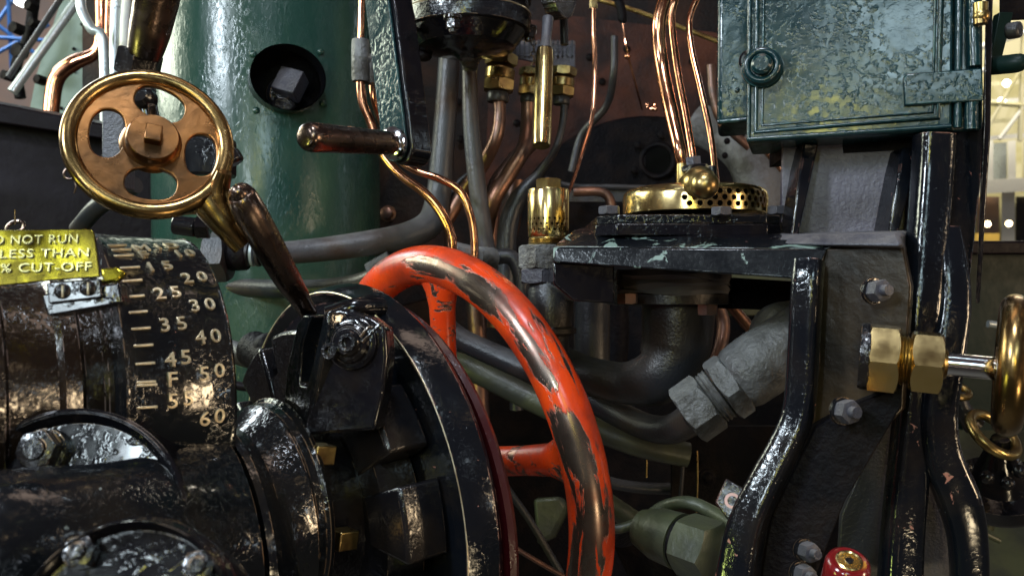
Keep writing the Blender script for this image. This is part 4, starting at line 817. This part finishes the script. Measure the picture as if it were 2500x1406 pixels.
mb=MB(); mb.tube([W(2312,560,.87),W(2322,660,.86),W(2322,760,.855),W(2300,900,.85),W(2285,1010,.85),W(2296,1110,.85),W(2340,1220,.85),W(2362,1320,.85),W(2368,1460,.85)],[S(28,.87),S(36,.86),S(40,.855),S(44,.85),S(45,.85),S(46,.85),S(48,.85),S(42,.85),S(40,.85)],36,8,sq=.6); obj('curved_rib',mb,M['blackchip'],r_)
mb=MB(); mb.slab([W(2300,310,.88),W(2405,300,.88),W(2398,420,.88),W(2378,600,.88),W(2362,742,.88),W(2340,730,.88),W(2320,640,.88),W(2290,600,.88)],(-.1,-1,0),.03); obj('edge_plate',mb,M['blackchip'],r_,bev=.0015)
# bolts of bracket
for x,y,Y,s,l in [(2142,710,.785,28,'square bolt head above the brass gland nuts on the bracket'),(2066,1004,.80,30,'square bolt head below the brass gland nuts on the bracket'),(1972,1345,.81,24,'upper of two bolts at the bottom of the bracket leg'),(1962,1400,.81,24,'lower of two bolts at the bottom of the bracket leg')]:
    d=Vector((.3,-.95,0.05)); mb=MB(); c=W(x,y,Y)
    t=tag(bpy.data.objects.new('bolt',None),l,'bolt','bolts on the cast bracket'); COL.objects.link(t); t.location=c
    mb.lathe(c-d*.008,d,[(0,S(s*1.15,Y)),(.004,S(s*1.15,Y))],24); obj('washer',mb,M['oily'],t)
    mb=MB(); mb.hexnut(c-d*.004,d,S(s,Y),.012,.25); obj('head',mb,M['violetgrey'],t)
    mb=MB(); mb.lathe(c+d*.007,d,[(0,S(s*.5,Y)),(.008,S(s*.48,Y))],16); obj('shank_end',mb,M['violetgrey'],t)
# flange plates on the table
r_=thing('dome_flange','two-step black bolted flange under the perforated brass dome','flange',W(1690,572,.95))
mb=MB()
def oct_(x0,x1,y,Y0,Y1,c): return [W(x0+c,y,Y0),W(x1-c,y,Y0),W(x1,y,Y0+.02),W(x1,y,Y1-.02),W(x1-c,y,Y1),W(x0+c,y,Y1),W(x0,y,Y1-.02),W(x0,y,Y0+.02)]
def octp(x0,x1,yt,yb,Y,dep,mm,name):
    xa=W(x0,yb,Y).x; xb=W(x1,yb,Y).x; zt=W(0,yt,Y).z; zb=W(0,yb,Y).z; c=.02
    o8=[(xa+c,Y),(xb-c,Y),(xb,Y+c),(xb,Y+dep-c),(xb-c,Y+dep),(xa+c,Y+dep),(xa,Y+dep-c),(xa,Y+c)]
    m_=MB(); m_.quadring([[V(a,b,zb) for a,b in o8],[V(a,b,zt) for a,b in o8]]); return obj(name,m_,mm,r_,bev=.0012)
octp(1458,1920,546,574,.93,.2,M['blacksmooth'],'lower_plate'); octp(1462,1918,524,546,.935,.19,M['black'],'upper_plate')
for x,y,Y in [(1487,524,.975),(1762,526,.925),(1898,524,.975)]:
    mb=MB(); mb.hexnut(W(x,y,Y),(0,0,1),S(27,Y),S(20,Y),.2); obj('bolt',mb,M['violetgrey'],r_)
Yd=1.02; r_=thing('brass_dome','low perforated brass dome cover on the black bolted flange','dome cover',W(1695,526,Yd))
c0=W(1695,526,Yd); u=S(1,Yd)
mb=MB(); mb.lathe(c0,(0,0,1),[(0,170*u),(2*u,173*u),(40*u,174*u),(52*u,171*u),(60*u,163*u),(64*u,150*u),(65*u,20*u),(62*u,20*u),(60*u,150*u),(50*u,162*u),(40*u,168*u),(2*u,167*u)],120); dm=obj('cover',mb,M['brass'],r_)
dpos=[]
x,y,z=frame((0,0,1))
for k in range(48):
    for j,h in enumerate((14,28,42)):
        a=2*math.pi*k/48+(math.pi/48 if j==1 else 0)
        d=x*math.cos(a)+y*math.sin(a)
        if d.y<.3 and d.x>-.38: dpos.append((a,h*u))
perforated(dm,c0,(0,0,1),172*u,dpos,6.6*u)
mb=MB(); mb.lathe(c0,(0,0,1),[(1*u,150*u),(58*u,150*u)],48); obj('inner_core',mb,M['matte'],r_)
r_=thing('ball_cock','brass valve cock with round ball handle above the brass dome','valve',W(1710,500,.9))
mb=MB(); mb.lathe(W(1697,452,.96),(.12,-1,0),[(-.01,S(36,.96)),(.01,S(42,.94)),(.018,S(42,.94)),(.024,S(34,.93)),(.03,S(20,.93))],36); obj('body',mb,M['brassdull'],r_)
mb=MB(); mb.ball(W(1720,452,.88),S(35,.88),36); obj('ball_handle',mb,M['brassdull'],r_)
hexn(r_,(1697,418,.96),(1696,404,.96),34,'oily','nut',.1); hexn(r_,(1694,404,.96),(1692,384,.96),20,'violetgrey','bolt_head',.3)
collar(r_,(1665,470,1.0),(1665,400,1.0),14,'brassdull','socket'); collar(r_,(1742,470,1.0),(1738,405,1.0),11,'oily','socket')
# gasket + elbow under the table
r_=thing('large_elbow','big dark cast elbow pipe hanging under the bracket table','elbow',W(1640,950,1.05))
Ye=1.08; 
mb=MB(); c=W(1643,718,Ye); R_=S(137,Ye); rings=[]
for i,(h,rr) in enumerate([(0,.97),(.004,1.0),(.0085,.97),(.012,1.01),(.016,.985),(.021,1.02),(.028,.99)]):
    rings.append([c+V(math.cos(t)*R_*rr,math.sin(t)*R_*rr,h+(.0022*math.sin(t*2.3+i)+.0015*math.sin(t*5+i*2))) for t in [2*math.pi*k/80 for k in range(80)]])
mb.quadring(rings); obj('gasket',mb,M['rubber'],r_)
mb=MB(); mb.lathe(W(1643,742,Ye),(0,0,1),[(0,R_*.95),(.001,R_*.98),(.012,R_*.98),(.0125,R_*.9)],72); obj('flange',mb,M['greydark'],r_)
for x,y,Y in [(1532,730,1.0),(1728,757,.97)]:
    mb=MB(); mb.hexnut(W(x,y+12,Y),(0,0,1),S(26,Y),S(26,Y),.2); obj('bolt',mb,M['copperdull'],r_)
mb=MB(); mb.tube([W(1655,720,Ye),W(1655,780,Ye),W(1648,850,Ye),W(1610,915,Ye),W(1530,935,1.1),W(1440,915,1.12),W(1370,885,1.14),W(1290,850,1.18)],[S(88,Ye),S(88,Ye),S(84,Ye),S(72,Ye),S(52,1.1),S(44,1.12),S(42,1.14),S(40,1.18)],36,8); obj('bend',mb,M['greydark'],r_)
# union pipe
o=pipe('union_pipe',[(1080,790,1.3),(1130,830,1.28),(1250,885,1.25),(1400,950,1.2),(1500,1005,1.16),(1580,1042,1.1),(1640,1047,1.06),(1700,1015,1.02)],[27,27,29,30,32,33,36,42],'greydark','dark pipe rising into the big grey union, with a green glint',seg=26)
pipe('olive_pipe',[(1080,880,1.4),(1150,900,1.38),(1300,975,1.35),(1430,1035,1.32),(1560,1085,1.3),(1680,1110,1.3)],[28,29,30,30,30,30],'olive','olive-tinted pipe running parallel below the pipe with the big union',seg=24)
r_=thing('angle_union','big dusty grey angle union with hex rings beside the bent leg','union',W(1800,1000,.98))
A_=V(.0,0,0); p0=W(1668,1022,1.0); p1=W(1960,815,.98); d=(p1-p0).normalized()
def al(t): return p0+(p1-p0)*t
u=S(1,.99); LL=(p1-p0).length
mb=MB(); mb.hexnut(al(.02),d,78*u,LL*.21,.35); obj('hex_ring',mb,M['fitting'],r_,bev=.004)
mb=MB(); mb.lathe(al(.23),d,[(0,62*u),(.002,68*u),(.004,64*u),(.006,70*u),(.009,66*u),(.012,70*u),(.014,60*u)],40); obj('thread_ring',mb,M['fitting'],r_)
mb=MB(); mb.hexnut(al(.32),d,86*u,LL*.13,.1); obj('hex_ring',mb,M['fitting'],r_,bev=.004)
mb=MB(); mb.tube([al(.43),al(.5),al(.65),al(.85),al(1.1)],[72*u,82*u,84*u,80*u,74*u],32,8); mb.tube([W(1905,900,.99),W(1885,830,1.0),W(1895,790,1.0),W(1960,770,1.02)],[60*u,58*u,50*u,40*u],28,8); obj('cast_body',mb,M['fitting'],r_)
mb=MB(); mb.tube([W(1775,735,1.2),W(1830,800,1.2),W(1900,880,1.2)],S(14,1.2),12); tag(obj('slanting_brown_rod',mb,M['copperdull']),'brown rod slanting down behind the grey angle union','rod')
mb=MB(); mb.box(W(1870,700,1.5),S(190,1.5),.03,S(140,1.5)); tag(obj('yellow_green_panel',mb,M['olive'],bev=.002),'small olive panel glimpsed under the table left of the leg','panel')
# hose and olive union
pipe('olive_hose',[(1480,1290,1.02),(1520,1288,1.02),(1570,1268,1.02),(1620,1236,1.02),(1680,1226,1.0),(1740,1250,.98),(1800,1290,.94),(1830,1330,.92)],[12,12,13,15,16,17,18,18],'olive','wavy olive-brown hose running to the drilled lug')
pipe('thick_olive_hose',[(1440,1200,1.2),(1500,1240,1.2),(1560,1280,1.2)],[26,26,26],'olive','thicker dim hose behind the wavy olive hose')
r_=thing('olive_union','olive grey hexagonal pipe union near the bottom, left of the leg','union',W(1700,1400,.95))
p0=W(1600,1300,1.0); p1=W(1800,1370,.92); d=(p1-p0).normalized(); u=S(1,.96)
mb=MB(); mb.tube([p0-d*.02,p0+d*.005,p0+d*.035],[48*u,66*u,70*u],32,6); obj('sleeve',mb,M['olive'],r_)
mb=MB(); mb.lathe(p0+d*.034,d,[(0,64*u),(.004,60*u),(.006,60*u)],32); obj('groove',mb,M['matte'],r_)
mb=MB(); mb.hexnut(p0+d*.040,d,78*u,.042,.1); obj('hex_nut',mb,M['olive'],r_)
pipe('dark_hose',[(1560,1300,1.1),(1600,1380,1.1),(1680,1480,1.1)],[70,70,70],'matte','bulky black hose in shadow behind the olive union')
# ------------------------------------------------------------------ brass gland, shaft and wheel at right
GR=-.30; gd=Vector((.93,-.36,-.075)).normalized(); g0=W(2098,868,.80)
def ga(px,Y): return None
r_=thing('brass_gland','polished brass double hex gland with steel spindle on the bracket','gland',W(2200,960,.78))
u=S(1,.78)
def gat(px): # point on the gland axis seen at pixel column px
    # solve g0+gd*t -> px
    k=(px-1250)/F; t=(k*g0.y-g0.x)/(gd.x-k*gd.y); return g0+gd*t
mb=MB(); a=gat(2098); mb.lathe(a,gd,[(0,80*u),(.003,83*u),(.008,83*u),(.010,70*u)],56); obj('washer',mb,M['oily'],r_)
a=gat(2116); b=gat(2194); mb=MB(); mb.hexnut(a,gd,90*u,(b-a).length,.35+GR); obj('hex_nut',mb,M['brass'],r_)
a=b; b=gat(2226); L_=(b-a).length; mb=MB(); pr=[]
for k in range(9): pr.append((L_*k/8,(60 if k%2 else 55)*u))
mb.lathe(a,gd,pr,48); obj('thread',mb,M['brassdull'],r_)
a=gat(2222); b=gat(2300); mb=MB(); mb.hexnut(a,gd,80*u,(b-a).length,.35+GR); obj('hex_nut',mb,M['brass'],r_)
a=gat(2300); b=gat(2312); mb=MB(); mb.lathe(a,gd,[(0,42*u),((b-a).length,34*u)],40); obj('nose',mb,M['brassdull'],r_)
a=gat(2305); b=gat(2500); mb=MB(); mb.lathe(a,gd,[(0,28*u),((b-a).length,28*u)],40); obj('spindle',mb,M['steel'],r_)
r_=thing('brass_handwheel','round-rimmed brass handwheel seen edge-on at the right border','handwheel',W(2480,1110,.7))
wc=gat(2468)+V(0,0,.004); wn=Vector((.885,-.46,-.07)).normalized(); WR=S(152,.70)
mb=MB(); mb.torus(wc,wn,WR,S(37,.70),80,24); obj('rim',mb,M['bronze'],r_)
x,y,z=frame(wn)
for k in range(4):
    t=k*math.pi/2+.6; dd=x*math.cos(t)+y*math.sin(t); mb=MB(); mb.tube([wc+dd*.008,wc+dd*WR*.5,wc+dd*WR],[.011,.008,.010],14); obj('spoke',mb,M['bronze'],r_)
mb=MB(); mb.lathe(wc-wn*.012,wn,[(0,.014),(.004,.016),(.02,.016),(.024,.012)],32); obj('hub',mb,M['bronze'],r_)
# ------------------------------------------------------------------ green lubricator box
zt=CAMZ+.42
eL=W(1822,348,.93); eR=W(2395,312,.86); dn=Vector(((eR-eL).y,-(eR-eL).x,0)).normalized()
if dn.y>0: dn=-dn
pg=plane(eL,dn)
r_=thing('green_lubricator_box','glossy green cast box with hinged door and round latch at top right','box',W(2100,345,.95))
mb=MB(); mb.slab([pg(1826,-90,-.012),pg(2400,-90,-.012),pg(2400,318,-.012),pg(1822,350,-.012)],dn,.09); obj('body',mb,M['green'],r_,bev=.004,bseg=3)
mb=MB(); mb.slab([pg(1824,-90),pg(2330,-90),pg(2325,318),pg(1822,348)],dn,.0115); door=obj('door',mb,M['green'],r_,bev=.003,bseg=3)
def bead(path,rp,off,parent,name='moulding'):
    mb=MB(); mb.tube([pg(a,b,off) for a,b in path],S(rp,.9),14,smooth=False,sub=1); return obj(name,mb,M['green'],parent)
# moulding: two parallel beads round the panel
bead([(1850,-90),(1845,322),(2290,287),(2300,-90)],7,.0015,door); bead([(1866,-90),(1861,306),(2277,274),(2286,-90)],4,.001,door)
bead([(1832,-90),(1828,340)],5,.001,door); bead([(1828,341),(2322,308)],6,.001,door)
lc=pg(1861,166,.003)
mb=MB(); mb.lathe(lc,dn,[(-.002,S(50,.93)),(.003,S(48,.93)),(.004,S(44,.93))],48); mb.torus(lc+dn*.010,dn,S(36,.92),S(9,.92),48,14); mb.lathe(lc,dn,[(.0,S(30,.92)),(.008,S(29,.92)),(.008,S(27,.92))],40); lt=obj('round_latch',mb,M['green'],r_)
mb=MB(); mb.lathe(lc+dn*.008,dn,[(0,S(25,.92)),(.010,S(24,.92)),(.0125,S(17,.92)),(.0125,.001)],36); obj('latch_stud',mb,M['green'],lt)
mb=MB(); mb.slab([pg(2205,188,.006),pg(2216,180,.006),pg(2398,166,.006),pg(2402,246,.006),pg(2300,252,.006),pg(2208,258,.006)],dn,.007); obj('hinge_strap',mb,M['green'],r_,bev=.0015)
mb=MB(); mb.tube([pg(2376,-80,.0),pg(2380,162,.0)],S(15,.87),16,smooth=False); mb.tube([pg(2372,252,.0),pg(2372,316,.0)],S(15,.87),16,smooth=False); mb.tube([pg(2343,-80,.0),pg(2338,312,.0)],S(9,.87),16,smooth=False); obj('hinge_barrel',mb,M['green'],r_)
r_=thing('small_green_box','smaller green riveted box tucked behind the left of the lubricator box','box',W(1790,300,1.05))
ps=plane(W(1750,200,1.04),(-.25,-1,0))
mb=MB(); mb.slab([ps(1752,-90),ps(1870,-90),ps(1870,292),ps(1750,303)],ps.n,.10); obj('body',mb,M['green'],r_,bev=.006,bseg=3)
mb=MB(); mb.ball(ps(1800,221,.001),S(6,1.04),12); obj('rivet',mb,M['green'],r_)
mb=MB(); mb.tube([ps(1752,298,.002),ps(1868,288,.002)],S(5,1.04),10); obj('bottom_bead',mb,M['green'],r_)
mb=MB(); mb.lathe(ps(1830,150,.006),ps.n,[(-.006,S(26,1.03)),(.004,S(26,1.03)),(.006,S(20,1.03))],32); obj('catch',mb,M['blacksmooth'],r_)
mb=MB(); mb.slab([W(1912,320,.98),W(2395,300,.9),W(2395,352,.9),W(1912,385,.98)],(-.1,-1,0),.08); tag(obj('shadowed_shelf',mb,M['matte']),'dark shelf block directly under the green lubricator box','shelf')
# ------------------------------------------------------------------ top right handles
mb=MB(); mb.slab([W(2407,-60,.86),W(2425,-60,.86),W(2418,330,.86),W(2392,740,.875),W(2382,740,.875),W(2402,310,.86)],(-.5,-1,0),.006); tag(obj('edge_strip',mb,M['blacksmooth'],bev=.001),'thin black upright strip along the right edge of the bracket','strip')
r_=thing('cab_catch','dark green catch with round handle bar at the top right border','catch',W(2450,150,.9))
mb=MB(); mb.tube([W(2418,162,.88),W(2475,156,.86),W(2495,152,.855),W(2500,151,.855)],[S(22,.88),S(23,.86),S(21,.855),S(14,.855)],24); obj('handle_bar',mb,M['greendark'],r_)
mb=MB(); mb.slab([W(2440,30,.9),W(2475,30,.9),W(2445,150,.9),W(2418,150,.9)],(0,-1,0),.012); obj('link',mb,M['greendark'],r_,bev=.001)
mb=MB(); mb.tube([W(2458,78,.87),W(2492,72,.86)],S(20,.865),20); obj('stud',mb,M['greydark'],r_,bev=.002)
mb=MB(); mb.hexa([W(2440,-40,.92),W(2600,-40,.92),W(2600,45,.92),W(2440,52,.92)],[W(2440,-40,.99),W(2600,-40,.99),W(2600,45,.99),W(2440,52,.99)]); obj('top_bar',mb,M['matte'],r_,bev=.002)
r_=thing('brass_cap_nut','brass cap nut shining beside the right edge of the green box','nut',W(2398,60,.88))
mb=MB(); mb.ball(W(2396,40,.85),S(20,.85),24); mb.lathe(W(2394,60,.85),(0,0,1),[(0,S(16,.85)),(.02,S(18,.85))],20); obj('cap',mb,M['brassdull'],r_)
# ------------------------------------------------------------------ far right
mb=MB(); mb.slab([W(2350,600,1.6),W(2800,600,1.6),W(2800,1050,1.6),W(2350,1050,1.6)],(0,-1,0),.03); tag(obj('tender_side',mb,M['greendark']),'dark green panel behind the edge-on brass handwheel','panel')
mb=MB(); mb.hexa([W(2340,588,1.55),W(2800,588,1.55),W(2800,622,1.55),W(2340,622,1.55)],[W(2340,588,1.65),W(2800,588,1.65),W(2800,622,1.65),W(2340,622,1.65)]); tag(obj('panel_rail',mb,M['plum'],bev=.004),'plum coloured rail along the top of the dark green panel','rail')
mb=MB(); mb.tube([W(2412,790,1.5),W(2450,795,1.5)],S(9,1.5),12); tag(obj('panel_latch',mb,M['chrome']),'small grey latch on the dark green panel','latch')
mb=MB(); mb.slab([W(2250,1020,1.9),W(2800,1020,1.9),W(2800,1600,1.5),W(2250,1600,1.5)],(0,-.8,.5),.02); tag(obj('pale_footplate',mb,M['olive']),'pale olive footplate at the bottom right corner','footplate')
r_=thing('distant_valve','black valve body with yellow brass ring wheel behind the handwheel','valve',W(2420,1200,1.3))
mb=MB(); mb.torus(W(2425,1060,1.25),(.35,-.6,.7),S(62,1.25),S(13,1.25),48,12); obj('wheel',mb,M['brassdull'],r_)
mb=MB(); mb.lathe(W(2440,1190,1.3),(-.2,-.4,.85),[(-.02,S(105,1.3)),(-.01,S(112,1.3)),(.006,S(112,1.3)),(.01,S(70,1.3)),(.05,S(45,1.3)),(.09,S(20,1.3))],40); obj('body',mb,M['blacksmooth'],r_)
for x,y in [(2410,1165),(2360,1140),(2460,1180),(2490,1150)]:
    mb=MB(); mb.ball(W(x,y,1.24),S(17,1.24),14); obj('nut',mb,M['oily'],r_)
r_=thing('small_brass_tap','small yellow brass tap wheel right beside the curved rib','tap',W(2340,1000,1.3))
mb=MB(); mb.torus(W(2340,955,1.3),(.1,-.5,.85),S(24,1.3),S(9,1.3),32,10); obj('wheel',mb,M['brassdull'],r_)
mb=MB(); mb.tube([W(2340,960,1.3),W(2350,1000,1.3),W(2380,1040,1.3)],[S(16,1.3),S(22,1.3),S(26,1.3)],16); obj('stem',mb,M['greydark'],r_)
mb=MB(); mb.tube([W(2440,1200,1.3),W(2410,1290,1.3)],S(14,1.3),12); mb.tube([W(2400,1300,1.3),W(2440,1320,1.3)],S(7,1.3),10); tag(obj('drain_spout',mb,M['olive']),'pale green drain spout below the black valve body','spout')
# maroon cap
r_=thing('maroon_cap','shiny maroon round cap with brass centre disc at the bottom right','cap',W(2070,1420,.74))
u=S(1,.74); cn=Vector((0,-.52,.85)).normalized(); c=W(2072,1372,.74)
mb=MB(); mb.lathe(c,cn,[(-.05,52*u),(-.012,54*u),(-.004,54*u),(.0,50*u),(.002,42*u),(.0015,34*u),(.0015,.001)],56); obj('cap',mb,M['maroon'],r_)
mb=MB(); mb.lathe(c+cn*.0015,cn,[(0,32*u),(.001,32*u),(.0016,28*u),(.0008,25*u),(.0008,.001)],40); obj('brass_disc',mb,M['brass'],r_)
mb=MB(); mb.lathe(c+cn*.002,cn,[(0,11*u),(.001,11*u)],6); obj('centre_nut',mb,M['oily'],r_)
# ------------------------------------------------------------------ put every Empty at the base of its thing
bpy.context.view_layer.update()
for o in list(bpy.data.objects):
    if o.type=='EMPTY' and not o.parent:
        ch=list(o.children); pts=[]
        for c in o.children_recursive:
            b=wloc(c); pts+=[b+Vector(q) for q in c.bound_box]
        if not pts: continue
        lo=Vector([min(p[i] for p in pts) for i in range(3)]); hi=Vector([max(p[i] for p in pts) for i in range(3)])
        base=V((lo.x+hi.x)/2,(lo.y+hi.y)/2,lo.z); dl=base-o.location; o.location=base
        for c in ch: c.location=c.location-dl
SC.render.resolution_x=1024; SC.render.resolution_y=575
